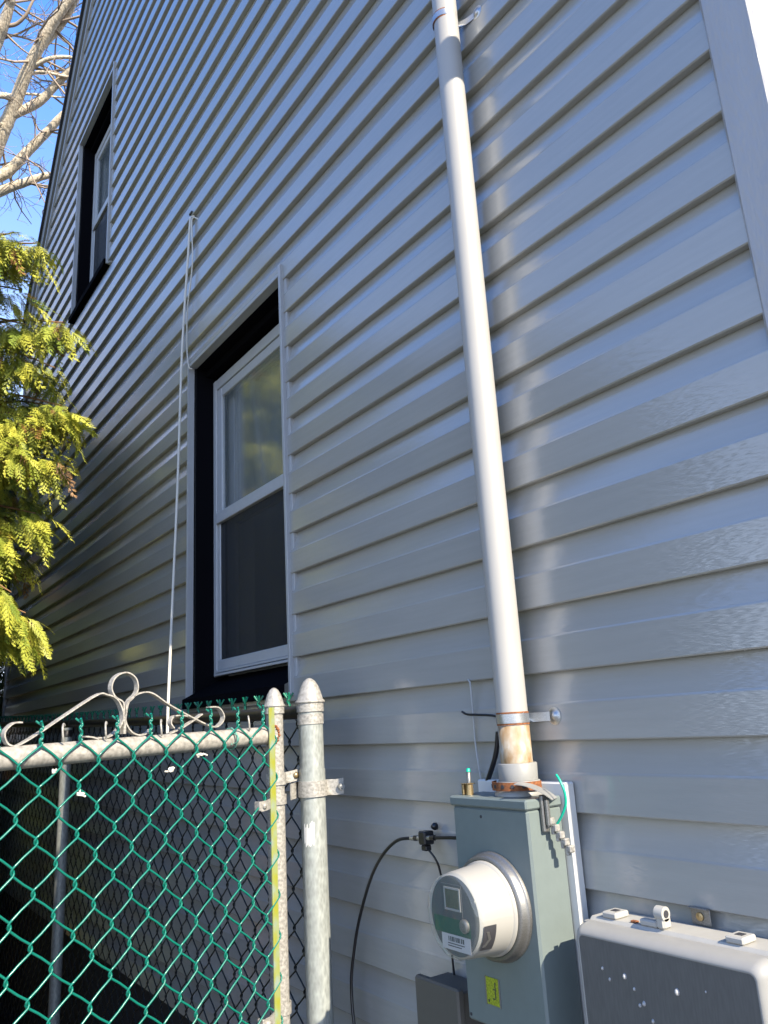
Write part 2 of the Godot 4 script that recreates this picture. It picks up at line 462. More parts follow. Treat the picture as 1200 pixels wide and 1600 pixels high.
func make_house() -> void:
	wav.seed = 4
	wav.frequency = 0.02
	wav.fractal_octaves = 3
	var house := thing("house", "house gable wall clad in grey horizontal vinyl siding with two windows", "house")
	var wins := [[-2.926, -2.108, 0.165, 1.548], [-5.065, -4.245, 2.80, 4.215]]
	# sheathing behind the siding, with the window openings left free
	var xs := [WX0, -5.065, -4.245, -2.926, -2.108, WX1]
	for i in 5:
		var a: float = xs[i]
		var b: float = xs[i + 1]
		var cuts := [[-1.45, 20.0]]
		if i == 1: cuts = [[-1.45, 2.80 - 0.03], [4.215 + 0.03, 20.0]]
		if i == 3: cuts = [[-1.45, 0.165 - 0.03], [1.548 + 0.03, 20.0]]
		var st := mb()
		for c in cuts:
			var poly := [Vector2(a, c[0] + H), Vector2(b, c[0] + H)]
			if c[1] > 10.0:
				poly.append(Vector2(b, rake_y(b) + H))
				if a < -3.5 and b > -3.5: poly.append(Vector2(-3.5, rake_y(-3.5) + H))
				poly.append(Vector2(a, rake_y(a) + H))
			else:
				poly.append(Vector2(b, c[1] + H)); poly.append(Vector2(a, c[1] + H))
			prism(st, poly, -0.16, -0.021)
		build("wall", st, M.dark, house)
	# siding courses
	for k in range(-7, 58):
		var y0 := k * C
		var y1 := y0 + 0.131
		var lo: float = max(WX0, rake_left(y0))
		var hi: float = min(WX1 + 0.012, rake_right(y0))
		if hi - lo < 0.1: continue
		var segs := [[lo, hi, y0 - 1.0, y1 + 1.0]]
		for w in wins:
			if y1 > w[2] and y0 < w[3]:
				var nx := []
				for s in segs:
					if s[1] < w[0] or s[0] > w[1]:
						nx.append(s)
						continue
					nx.append([s[0], w[0] - 0.006, s[2], s[3]])
					nx.append([w[1] + 0.008, s[1], s[2], s[3]])
					if y0 < w[2]: nx.append([w[0] - 0.006, w[1] + 0.008, s[2], w[2] - 0.022])
					if y1 > w[3]: nx.append([w[0] - 0.006, w[1] + 0.008, w[3] + 0.004, s[3]])
				segs = nx
		for s in segs:
			plank(house, k, s[0], s[1], s[2], s[3], y1 > 3.2)
	# foundation
	var f := mb()
	rbox(f, Vector3(WX0 + 0.02, -0.2, -0.2), Vector3(WX1 + 0.06, -0.889 + H - 0.004, -0.03), 0.005)
	build("foundation", f, M.concrete, house)
	# front corner post: face towards the side yard, face towards the front
	f = mb()
	rbox(f, Vector3(WX1 + 0.001, -0.93 + H, -0.10), Vector3(-0.464, 3.45 + H, 0.004), 0.006)
	build("corner_post", f, M.corner, house)
	f = mb()
	rbox(f, Vector3(WX0 - 0.045, -0.93 + H, -0.10), Vector3(WX0 - 0.001, 3.36 + H, 0.006), 0.005)
	build("corner_post", f, M.corner, house)
	# front and rear walls
	f = mb()
	rbox(f, Vector3(-0.62, 0.3, -7.5), Vector3(-0.476, 3.45 + H, -0.101), 0.004)
	build("front_wall", f, M.siding, house)
	f = mb()
	rbox(f, Vector3(WX0 - 0.03, 0.3, -7.5), Vector3(WX0 + 0.12, 3.36 + H, -0.17), 0.004)
	build("rear_wall", f, M.siding2, house)
	# rakes and roof slabs
	for side in [-1, 1]:
		var ex: float = -6.75 if side < 0 else -0.25
		var px := -3.5
		var ey: float = (3.42 + (-6.75 + 6.5) * 1.22) + H
		var py: float = 3.42 + 3.0 * 1.22 + H
		var dirv := Vector2(px - ex, py - ey).normalized()
		var nv := Vector2(-dirv.y, dirv.x) if side < 0 else Vector2(dirv.y, -dirv.x)
		var a := Vector2(ex, ey)
		var b := Vector2(px, py)
		var strip := func(called: String, off0: float, off1: float, z0: float, z1: float, m: Material) -> void:
			var st := mb()
			var pl := [a + nv * off0, b + nv * off0, b + nv * off1, a + nv * off1]
			if side > 0: pl.reverse()
			prism(st, pl, z0, z1)
			build(called, st, m, house)
		strip.call("rake_trim", -0.015, 0.012, -0.02, 0.010, M.trim)
		strip.call("rake_frieze", 0.0125, 0.06, -0.10, -0.004, M.black)
		strip.call("rake_board", 0.0605, 0.155, -0.10, 0.022, M.olive)
		strip.call("roof", 0.156, 0.185, -7.7, 0.040, M.roof)
	# small bracket box at the front corner, above the frame
	f = mb()
	rbox(f, Vector3(-0.42, 2.015 + H, -0.07), Vector3(-0.39, 2.125 + H, 0.095), 0.004)
	rbox(f, Vector3(-0.481, 2.05 + H, -0.05), Vector3(-0.4205, 2.09 + H, -0.01), 0.003)
	build("corner_bracket", f, M.olive, house)
	window_part(house, wins[0][0], wins[0][1], wins[0][2], wins[0][3], "lower window with pale curtain behind the top pane and dark screen below", true)
	window_part(house, wins[1][0], wins[1][1], wins[1][2], wins[1][3], "upper window near the gable edge with dark screen below", true)

# ------------------------------------------------------------------ conduit, meter, boxes, cables
func strap(parent: Node3D, y: float, cx: float, cz: float, r: float) -> void:
	var st := mb()
	var pts := []
	for i in 25:
		var a: float = deg_to_rad(lerp(-90.0, 215.0, i / 24.0))
		pts.append(Vector3(cx + (r + 0.001) * cos(a), y, cz + (r + 0.001) * sin(a)))
	pts.push_front(Vector3(cx + 0.028, y, cz - r - 0.014))
	pts.push_front(Vector3(cx + 0.052, y, cz - r - 0.020))
	ribbon(st, pts, Vector3.UP, 0.017, 0.002)
	tube(st, [Vector3(cx - r - 0.002, y + 0.0085, cz), Vector3(cx + 0.0, y + 0.0085, cz + r + 0.002), Vector3(cx + r + 0.002, y + 0.0085, cz)], 0.0012, 5)
	var o := build("strap", st, M.zinc, parent)
	st = mb()
	lathe(st, Vector3(cx + 0.062, y, cz - r - 0.022), [Vector2(0, 0), Vector2(0.0165, 0), Vector2(0.0165, 0), Vector2(0.0165, 0.003), Vector2(0.0165, 0.003), Vector2(0.009, 0.0035), Vector2(0.008, 0.006), Vector2(0, 0.007)], 2, 20)
	build("screw", st, M.zinc, o)
	for side in [-1, 1]:
		st = mb()
		var ring := []
		for i in 15:
			var a: float = deg_to_rad(lerp(-40.0, 150.0, i / 14.0))
			ring.append(Vector3(cx + (r + 0.0008) * cos(a), y + side * 0.0105, cz + (r + 0.0008) * sin(a)))
		ribbon(st, ring, Vector3.UP, 0.003, 0.0009)
		build("rust_line", st, M.rust, o)

func make_utilities() -> void:
	var cx := -1.137
	var cz := 0.049
	var r := 0.030
	var t := thing("conduit", "white vertical electrical conduit pipe strapped to the siding above the meter", "conduit", Vector3(0, H, 0))
	var st := mb()
	var pts := []
	for i in 40:
		var y: float = lerp(0.032, 4.4, i / 39.0)
		pts.append(Vector3(cx + 0.0025 * sin(y * 1.3), y, cz + 0.001 * sin(y * 2.1)))
	tube(st, pts, r, 40)
	build("pipe", st, M.pipe, t)
	st = mb()
	lathe(st, Vector3(cx, 0, cz), [Vector2(r, 0.0315), Vector2(r + 0.0002, 0.0315), Vector2(r + 0.0002, -0.036)], 1, 40)
	build("stained_end", st, M.pipe_stain, t)
	st = mb()
	lathe(st, Vector3(cx, 0, cz), [Vector2(0.0, -0.036), Vector2(r + 0.006, -0.0362), Vector2(r + 0.0075, -0.038), Vector2(r + 0.0065, -0.067), Vector2(r + 0.0065, -0.067), Vector2(0.0, -0.067)], 1, 40)
	build("hub_sleeve", st, M.hub, t)
	strap(t, 0.045, cx, cz, r)
	strap(t, 1.715, cx, cz, r)

	# board behind the meter box
	st = mb()
	rbox(st, Vector3(-1.285, -0.62 + H, 0.0015), Vector3(-1.043, -0.072 + H, 0.024), 0.003)
	tag(build("mounting_board", st, M.board), "pale mounting board between the siding and the meter box", "board")

	# meter socket box
	var mx := thing("meter_box", "grey-green steel meter socket box with a round ring on its front", "meter box", Vector3(0, H, 0))
	var bx0 := -1.261
	var bx1 := -1.058
	var zb := 0.0255
	var zf := 0.113
	st = mb()
	rbox(st, Vector3(bx0, -0.480, zb), Vector3(bx1, -0.112, zf), 0.004)
	build("enclosure", st, M.box, mx)
	st = mb()
	rbox(st, Vector3(bx0 - 0.004, -0.1115, zb + 0.001), Vector3(bx1 + 0.003, -0.094, zf + 0.004), 0.003)
	build("top_cover", st, M.box, mx)
	st = mb()
	lathe(st, Vector3(cx, -0.0935, cz), [Vector2(0, 0), Vector2(0.047, 0), Vector2(0.047, 0), Vector2(0.047, 0.006), Vector2(0.040, 0.011), Vector2(0.040, 0.026), Vector2(0, 0.026)], 1, 32)
	build("hub", st, M.hub, mx)
	st = mb()
	pts = []
	for i in 19:
		var a: float = deg_to_rad(lerp(-10.0, 165.0, i / 18.0))
		pts.append(Vector3(cx + 0.050 * cos(a), -0.0755, cz + 0.050 * sin(a)))
	ribbon(st, pts, Vector3.UP, 0.015, 0.0016)
	var ps := build("perforated_strap", st, M.rust, mx)
	for i in 6:
		var a: float = deg_to_rad(lerp(35.0, 150.0, i / 5.0))
		st = mb()
		var n := Vector3(cos(a), 0, sin(a))
		tube(st, [Vector3(cx, -0.0755, cz) + n * 0.0505, Vector3(cx, -0.0755, cz) + n * 0.0517], 0.0036, 10)
		build("hole", st, M.ink, ps)
	# bent cover flap behind the hasp
	st = mb()
	ribbon(st, curve([Vector3(-1.092, -0.068, 0.098), Vector3(-1.070, -0.072, 0.088), Vector3(-1.050, -0.085, 0.070), Vector3(-1.044, -0.097, 0.055)], 5), Vector3(0.5, 0, 0.86), 0.040, 0.0015)
	build("flap", st, M.hub, mx)
	# hasp on the right side
	st = mb()
	rbox(st, Vector3(-1.0565, -0.150, 0.070), Vector3(-1.048, -0.088, 0.084), 0.002)
	rbox(st, Vector3(-1.0475, -0.140, 0.073), Vector3(-1.0395, -0.096, 0.081), 0.002)
	build("hasp", st, M.steel, mx)
	st = mb()
	for i in 5:
		var p := Vector3(-1.043 + i * 0.0055, -0.132 - i * 0.0115, 0.071 - i * 0.0045)
		rbox(st, p + Vector3(-0.003, -0.006, -0.006), p + Vector3(0.005, 0.006, 0.006), 0.0025)
		rbox(st, p + Vector3(-0.009, -0.011, -0.004), p + Vector3(-0.003, 0.003, 0.005), 0.001)
	build("seal_chain", st, M.alu, mx)
	# lock barrel on the top left
	st = mb()
	lathe(st, Vector3(-1.235, -0.0938, 0.088), [Vector2(0, 0), Vector2(0.0075, 0), Vector2(0.0075, 0), Vector2(0.0072, 0.019), Vector2(0.0072, 0.019), Vector2(0.0, 0.0195)], 1, 14)
	rbox(st, Vector3(-1.248, -0.0935, 0.076), Vector3(-1.2425, -0.074, 0.098), 0.001)
	rbox(st, Vector3(-1.248, -0.0738, 0.078), Vector3(-1.228, -0.0722, 0.099), 0.0006)
	build("lock_barrel", st, M.brass, mx)
	st = mb()
	lathe(st, Vector3(-1.235, -0.0718, 0.088), [Vector2(0, 0), Vector2(0.0042, 0), Vector2(0.0042, 0), Vector2(0.004, 0.020), Vector2(0.0, 0.0205)], 1, 12)
	build("lock_pin", st, M.steel, mx)
	st = mb()
	lathe(st, Vector3(-1.235, -0.0510, 0.088), [Vector2(0, 0), Vector2(0.0046, 0), Vector2(0.0046, 0), Vector2(0.004, 0.006), Vector2(0.0, 0.007)], 1, 10)
	build("seal", st, M.green_wire, mx)
	# socket ring
	var mc := Vector3(-1.160, -0.277, zf)
	st = mb()
	lathe(st, mc, [Vector2(0.091, 0.0005), Vector2(0.091, 0.004), Vector2(0.0905, 0.006), Vector2(0.0905, 0.006), Vector2(0.086, 0.010), Vector2(0.0865, 0.018), Vector2(0.083, 0.021), Vector2(0.079, 0.0215)], 2, 56)
	build("socket_ring", st, M.steel, mx)
	# sight plate near the bottom, with a worn black mark
	st = mb()
	rbox(st, Vector3(-1.203, -0.442, zf + 0.0002), Vector3(-1.171, -0.398, zf + 0.0014), 0.0004)
	var yl := build("label_plate", st, M.yellow, mx)
	st = mb()
	rbox(st, Vector3(-1.180, -0.430, zf + 0.0014), Vector3(-1.178, -0.404, zf + 0.0020), 0.0002)
	rbox(st, Vector3(-1.1865, -0.432, zf + 0.0014), Vector3(-1.1805, -0.430, zf + 0.0020), 0.0002)
	rbox(st, Vector3(-1.1845, -0.417, zf + 0.0014), Vector3(-1.1805, -0.415, zf + 0.0020), 0.0002)
	rbox(st, Vector3(-1.199, -0.438, zf + 0.0014), Vector3(-1.1955, -0.434, zf + 0.0020), 0.0002)
	build("mark", st, M.ink, yl)
	st = mb()
	for s in [-1.2055, -1.1700]:
		rbox(st, Vector3(s, -0.443, zf + 0.0002), Vector3(s + 0.0022, -0.397, zf + 0.0022), 0.0005)
	build("plate_holder", st, M.steel, yl)
	for p in [[-1.252, -0.470], [-1.070, -0.452], [-1.180, -0.128]]:
		st = mb()
		tube(st, [Vector3(p[0], p[1], zf - 0.001), Vector3(p[0], p[1], zf + 0.0008)], 0.0028, 10)
		build("rivet", st, M.ink, mx)

	# the meter itself
	var em := thing("electric_meter", "round white electric meter with clear cover and green sticker", "meter", Vector3(mc.x, mc.y + H, zf))
	st = mb()
	lathe(st, Vector3.ZERO, [Vector2(0.078, 0.0215), Vector2(0.0775, 0.026), Vector2(0.0745, 0.0285), Vector2(0.0745, 0.0285), Vector2(0.0735, 0.034), Vector2(0.069, 0.086), Vector2(0.067, 0.094), Vector2(0.064, 0.0964)], 2, 64)
	build("base", st, M.meter, em)
	st = mb()
	lathe(st, Vector3.ZERO, [Vector2(0.0635, 0.0966), Vector2(0.0, 0.0966)], 2, 64)
	build("face", st, M.meter_face, em)
	st = mb()   # clear front cover
	lathe(st, Vector3.ZERO, [Vector2(0.0678, 0.088), Vector2(0.0676, 0.100), Vector2(0.0660, 0.1035), Vector2(0.062, 0.1050), Vector2(0.0, 0.1055)], 2, 64)
	build("cover", st, M.cover, em)
	st = mb()
	rbox(st, Vector3(-0.030, -0.004, 0.0970), Vector3(0.024, 0.050, 0.0990), 0.001)
	build("display_panel", st, M.meter_dark, em)
	st = mb()
	rbox(st, Vector3(-0.018, 0.012, 0.0991), Vector3(0.018, 0.042, 0.0998), 0.0003)
	build("display", st, M.lcd, em)
	st = mb()
	rbox(st, Vector3(-0.0215, 0.0085, 0.0991), Vector3(-0.0182, 0.0455, 0.1004), 0.0004)
	rbox(st, Vector3(0.0182, 0.0085, 0.0991), Vector3(0.0215, 0.0455, 0.1004), 0.0004)
	rbox(st, Vector3(-0.018, 0.0085, 0.0991), Vector3(0.018, 0.0118, 0.1004), 0.0004)
	rbox(st, Vector3(-0.018, 0.0422, 0.0991), Vector3(0.018, 0.0455, 0.1004), 0.0004)
	build("display_bezel", st, M.hub, em)
	st = mb()
	lathe(st, Vector3(0.028, -0.012, 0.0970), [Vector2(0.011, 0.0), Vector2(0.011, 0.005), Vector2(0.011, 0.005), Vector2(0.008, 0.007), Vector2(0.003, 0.0065), Vector2(0.0, 0.0066)], 2, 20)
	build("optical_port", st, M.steel, em)
	st = mb()
	rbox(st, Vector3(-0.056, -0.030, 0.0969), Vector3(0.040, -0.004, 0.0975), 0.0003)
	build("green_label", st, M.sticker_green, em)
	st = mb()
	rbox(st, Vector3(-0.038, -0.055, 0.0969), Vector3(0.038, -0.0305, 0.0973), 0.0003)
	var nm := build("name_plate", st, M.paper, em)
	for i in 9:
		st = mb()
		rbox(st, Vector3(-0.020 + i * 0.0047, -0.0415, 0.0974), Vector3(-0.0178 + i * 0.0047 + 0.0008 * (i % 3), -0.034, 0.0977), 0.0001)
		build("print_bar", st, M.ink, nm)
	for i in 2:
		st = mb()
		rbox(st, Vector3(-0.022, -0.0455 - i * 0.004, 0.0974), Vector3(0.022 - i * 0.008, -0.044 - i * 0.004, 0.0977), 0.0001)
		build("print_line", st, M.ink, nm)
	# dark notch with a latch at the lower right of the rim
	st = mb()
	var nb := []
	for i in 9:
		var a: float = deg_to_rad(lerp(-42.0, -6.0, i / 8.0))
		nb.append([a, 0.0])
	for i in 8:
		var a0: float = nb[i][0]
		var a1: float = nb[i + 1][0]
		var q := func(a: float, zz: float) -> Vector3:
			var rr: float = lerp(0.0695, 0.0735, clamp((0.094 - zz) / 0.06, 0.0, 1.0)) + 0.0006
			return Vector3(cos(a) * rr, sin(a) * rr, zz)
		st.set_smooth_group(1)
		quad(st, q.call(a0, 0.092), q.call(a0, 0.066), q.call(a1, 0.066), q.call(a1, 0.092))
	build("latch_notch", st, M.ink, em)
	st = mb()
	ribbon(st, [Vector3(cos(-0.62) * 0.0708, sin(-0.62) * 0.0708, 0.086), Vector3(cos(-0.42) * 0.0712, sin(-0.42) * 0.0712, 0.078), Vector3(cos(-0.24) * 0.0708, sin(-0.24) * 0.0708, 0.084)], Vector3(0, 0, 1), 0.006, 0.0016)
	build("latch", st, M.steel, em)

	# telecom box
	var nb2 := thing("telecom_box", "grey plastic telecom box on the wall, lower right, speckled with droplets", "utility box", Vector3(0, H, 0))
	var nx0 := -0.990
	var nx1 := -0.655
	st = mb()
	rbox(st, Vector3(nx0 + 0.002, -0.62, 0.004), Vector3(nx1 + 0.012, -0.276, 0.068), 0.006)
	build("base", st, M.nid_base, nb2)
	st = mb()
	rbox(st, Vector3(nx0 + 0.004, -0.63, 0.0683), Vector3(nx1 - 0.004, -0.2805, 0.0792), 0.001)
	build("rim", st, M.nid, nb2)
	# lid with rounded border
	st = mb()
	var lx := (nx0 + nx1) * 0.5
	var ly := -0.455
	var hw := (nx1 - nx0) * 0.5 - 0.002
	var hh := 0.176
	var rings := []
	for s in [[0.0, 0.0792], [0.001, 0.092], [0.004, 0.101], [0.009, 0.1075], [0.012, 0.1095], [0.0145, 0.1100], [0.0155, 0.1094]]:
		var ring := []
		var cr: float = max(0.018 - s[0] * 0.6, 0.006)
		for q in 4:
			for i in 9:
				var a: float = PI * 0.5 * (q + i / 8.0)
				var ccx: float = (hw - s[0] - cr) * (1 if q == 0 or q == 3 else -1)
				var ccy: float = (hh - s[0] - cr) * (1 if q < 2 else -1)
				ring.append(Vector3(lx + ccx + cos(a) * cr, ly + ccy + sin(a) * cr, s[1]))
		rings.append(ring)
	st.set_smooth_group(1)
	for i in rings.size() - 1:
		for j in 36:
			quad(st, rings[i][j], rings[i][(j + 1) % 36], rings[i + 1][(j + 1) % 36], rings[i + 1][j])
	build("lid_border", st, M.nid, nb2)
	st = mb()
	var last: Array = rings[rings.size() - 1]
	for j in range(1, 35):
		tri(st, last[0], last[j], last[j + 1])
	build("lid_panel", st, M.nid_panel, nb2)
	# lugs on the top edge
	for px in [-0.945, -0.725]:
		st = mb()
		rbox(st, Vector3(px - 0.014, -0.2755, 0.030), Vector3(px + 0.014, -0.266, 0.064), 0.002)
		var lg := build("lug", st, M.nid_base, nb2)
		st = mb()
		rbox(st, Vector3(px - 0.006, -0.2662, 0.040), Vector3(px + 0.006, -0.2652, 0.052), 0.0004)
		build("slot", st, M.ink, lg)
	st = mb()
	rbox(st, Vector3(-0.853, -0.2755, 0.046), Vector3(-0.838, -0.258, 0.066), 0.003)
	tube(st, [Vector3(-0.853, -0.254, 0.058), Vector3(-0.838, -0.254, 0.058)], 0.0105, 20)
	rbox(st, Vector3(-0.885, -0.2755, 0.050), Vector3(-0.8535, -0.266, 0.064), 0.002)
	var lp := build("padlock_loop", st, M.nid_base, nb2)
	st = mb()
	tube(st, [Vector3(-0.8378, -0.254, 0.058), Vector3(-0.8370, -0.254, 0.058)], 0.0055, 14)
	build("loop_hole", st, M.ink, lp)
	st = mb()
	rbox(st, Vector3(-0.832, -0.276, 0.0015), Vector3(-0.799, -0.252, 0.0045), 0.001)
	rbox(st, Vector3(-0.832, -0.2525, 0.0046), Vector3(-0.799, -0.2500, 0.012), 0.001)
	var tb := build("wall_tab", st, M.steel, nb2)
	st = mb()
	lathe(st, Vector3(-0.816, -0.2635, 0.0046), [Vector2(0.0062, 0), Vector2(0.0062, 0.0025), Vector2(0.0062, 0.0025), Vector2(0.003, 0.0035), Vector2(0, 0.0035)], 2, 12)
	build("screw", st, M.brass, tb)
	st = mb()
	rbox(st, Vector3(-0.906, -0.2755, 0.052), Vector3(-0.895, -0.2725, 0.060), 0.001)
	build("rust_flake", st, M.rust, nb2)
	rng.seed = 12
	var drop := mb()
	lathe(drop, Vector3.ZERO, [Vector2(0.0, 0.0026), Vector2(0.0016, 0.0022), Vector2(0.0025, 0.0010), Vector2(0.0027, 0.0)], 2, 10)
	var dm := done(drop)
	for p in [[-0.888, -0.338, 1.3], [-0.797, -0.340, 1.5], [-0.866, -0.372, 0.9], [-0.873, -0.352, 0.8], [-0.858, -0.368, 1.1], [-0.846, -0.388, 0.9], [-0.737, -0.390, 1.5], [-0.930, -0.335, 0.8], [-0.918, -0.348, 0.8], [-0.905, -0.415, 0.7], [-0.93, -0.43, 0.8], [-0.80, -0.385, 0.6], [-0.77, -0.43, 0.7], [-0.71, -0.43, 0.6], [-0.955, -0.46, 0.7], [-0.82, -0.45, 0.6], [-0.75, -0.33, 0.5], [-0.86, -0.44, 0.6]]:
		var d := put("droplet", dm, M.putty, nb2, Vector3(p[0], p[1], 0.1094))
		d.scale = Vector3(p[2] * 0.9, p[2] * 1.25, p[2] * 1.2)

	# small dark box left below the meter box
	var sb := thing("junction_box", "small dark grey wall box partly hidden behind the meter box", "utility box", Vector3(0, H, 0))
	st = mb()
	rbox(st, Vector3(-1.452, -0.72, 0.002), Vector3(-1.330, -0.462, 0.068), 0.003)
	build("body", st, M.small_box, sb)
	st = mb()
	rbox(st, Vector3(-1.460, -0.725, 0.0685), Vector3(-1.322, -0.452, 0.086), 0.004)
	build("lid", st, M.small_box, sb)

	# coax with its ground block
	st = mb()
	tube(st, curve([Vector3(-1.503, -0.199, 0.040), Vector3(-1.545, -0.207, 0.050), Vector3(-1.600, -0.244, 0.055), Vector3(-1.660, -0.302, 0.050), Vector3(-1.722, -0.395, 0.045), Vector3(-1.752, -0.470, 0.045), Vector3(-1.762, -0.545, 0.050), Vector3(-1.742, -0.640, 0.055), Vector3(-1.700, -0.75, 0.045), Vector3(-1.69, -1.0, 0.03), Vector3(-1.69, -1.56, 0.03)], 8), 0.0037, 10)
	var cx1 := build("coax_cable", st, M.cable_black, null, Vector3(0, H, 0))
	tag(cx1, "black coax cable looping down left of the meter box", "cable")
	st = mb()
	tube(st, curve([Vector3(-1.420, -0.192, 0.040), Vector3(-1.36, -0.188, 0.036), Vector3(-1.29, -0.186, 0.03), Vector3(-1.264, -0.186, 0.028)], 5), 0.0037, 10)
	tag(build("coax_cable", st, M.cable_black, null, Vector3(0, H, 0)), "short black coax running from the connector to the meter box", "cable")
	var gb := thing("ground_block", "black and silver coax connector block screwed to the siding", "connector", Vector3(-1.455, H - 0.195, 0.040))
	st = mb()
	rbox(st, Vector3(-0.012, -0.014, -0.020), Vector3(0.012, 0.014, 0.008), 0.003)
	rbox(st, Vector3(-0.008, -0.026, -0.012), Vector3(0.010, -0.0145, 0.004), 0.002)
	build("block", st, M.cable_black, gb)
	st = mb()
	tube(st, [Vector3(-0.048, -0.004, 0), Vector3(-0.034, -0.003, 0)], 0.0052, 10)
	tube(st, [Vector3(-0.022, -0.002, 0), Vector3(-0.0125, -0.001, 0)], 0.0055, 6)
	tube(st, [Vector3(0.0125, 0.001, 0), Vector3(0.024, 0.002, 0)], 0.0050, 10)
	build("ferrule", st, M.zinc, gb)
	st = mb()
	tube(st, [Vector3(-0.034, -0.003, 0), Vector3(-0.0222, -0.002, 0)], 0.0062, 6)
	tube(st, [Vector3(0.024, 0.002, 0), Vector3(0.038, 0.003, 0)], 0.0056, 10)
	build("collar", st, M.cable_black, gb)
	st = mb()
	lathe(st, Vector3(0.002, 0.020, -0.034), [Vector2(0.0, 0.0), Vector2(0.008, 0.0), Vector2(0.008, 0.006), Vector2(0.004, 0.012), Vector2(0, 0.0125)], 2, 12)
	build("screw", st, M.cable_black, gb)
	st = mb()
	tube(st, curve([Vector3(-1.455, -0.215, 0.035), Vector3(-1.435, -0.235, 0.030), Vector3(-1.430, -0.262, 0.022), Vector3(-1.425, -0.34, 0.015), Vector3(-1.42, -0.46, 0.012)], 6), 0.0024, 8)
	tag(build("ground_wire", st, M.cable_black, null, Vector3(0, H, 0)), "thin black wire hanging below the coax connector", "wire")
	st = mb()
	tube(st, curve([Vector3(-1.2145, 0.020, 0.018), Vector3(-1.228, -0.025, 0.018), Vector3(-1.262, -0.080, 0.018), Vector3(-1.30, -0.14, 0.018), Vector3(-1.352, -0.215, 0.014), Vector3(-1.375, -0.265, 0.012), Vector3(-1.385, -0.40, 0.012)], 6), 0.0052, 10)
	tag(build("feed_cable", st, M.cable_black, null, Vector3(0, H, 0)), "thick black cable slanting down behind the conduit and meter box", "cable")
	st = mb()
	tube(st, curve([Vector3(-1.318, 0.064, 0.020), Vector3(-1.300, 0.058, 0.022), Vector3(-1.270, 0.056, 0.022), Vector3(-1.23, 0.053, 0.018), Vector3(-1.19, 0.045, 0.014)], 6), 0.0026, 8)
	tag(build("stub_wire", st, M.cable_black, null, Vector3(0, H, 0)), "short black wire end poking left from behind the conduit strap", "wire")
	st = mb()
	tube(st, curve([Vector3(-1.318, 0.131, -0.004), Vector3(-1.304, 0.127, 0.006), Vector3(-1.297, 0.118, 0.009), Vector3(-1.297, 0.06, 0.008), Vector3(-1.300, 0.0, 0.006), Vector3(-1.293, -0.05, 0.008), Vector3(-1.290, -0.10, 0.004)], 6), 0.0019, 8)
	tag(build("thin_wire", st, M.cable_grey, null, Vector3(0, H, 0)), "thin pale wire hanging on the siding left of the conduit", "wire")
	st = mb()
	tube(st, curve([Vector3(-1.028, -0.055, 0.062), Vector3(-1.020, -0.066, 0.062), Vector3(-1.0135, -0.084, 0.061), Vector3(-1.015, -0.104, 0.060), Vector3(-1.024, -0.122, 0.062), Vector3(-1.036, -0.137, 0.064)], 6), 0.0023, 8)
	tag(build("green_wire", st, M.green_wire, null, Vector3(0, H, 0)), "curved bright green wire sticking up beside the meter box hasp", "wire")

	# white cables hanging on the left part of the wall
	st = mb()
	tube(st, curve([Vector3(-2.907, 2.283, -0.012), Vector3(-2.919, 2.279, 0.000), Vector3(-2.903, 2.242, 0.012), Vector3(-2.908, 2.071, 0.018), Vector3(-2.920, 1.856, 0.026), Vector3(-2.914, 1.578, 0.040), Vector3(-2.890, 1.306, 0.055), Vector3(-2.843, 0.963, 0.080), Vector3(-2.798, 0.551, 0.110), Vector3(-2.735, 0.178, 0.145), Vector3(-2.725, 0.102, 0.150), Vector3(-2.723, 0.018, 0.152)], 8), 0.0052, 10)
	tag(build("white_cable", st, M.cable_white, null, Vector3(0, H, 0)), "thick white cable hanging from the wall down to the fence", "cable")
	st = mb()
	tube(st, curve([Vector3(-2.856, 2.233, -0.010), Vector3(-2.886, 2.241, 0.010), Vector3(-2.876, 2.056, 0.010), Vector3(-2.896, 1.941, 0.010), Vector3(-2.931, 1.835, 0.010), Vector3(-2.935, 1.654, 0.010), Vector3(-2.912, 1.548, 0.010), Vector3(-2.906, 1.536, -0.002)], 8), 0.0030, 8)
	tag(build("white_cable", st, M.cable_white, null, Vector3(0, H, 0)), "thinner white cable running into the top corner of the lower window", "cable")
	st = mb()
	rbox(st, Vector3(-2.935, 2.296, -0.012), Vector3(-2.905, 2.306, 0.006), 0.002)
	tag(build("cable_clip", st, M.ink, null, Vector3(0, H, 0)), "small dark clip holding the white cables to the siding", "clip")

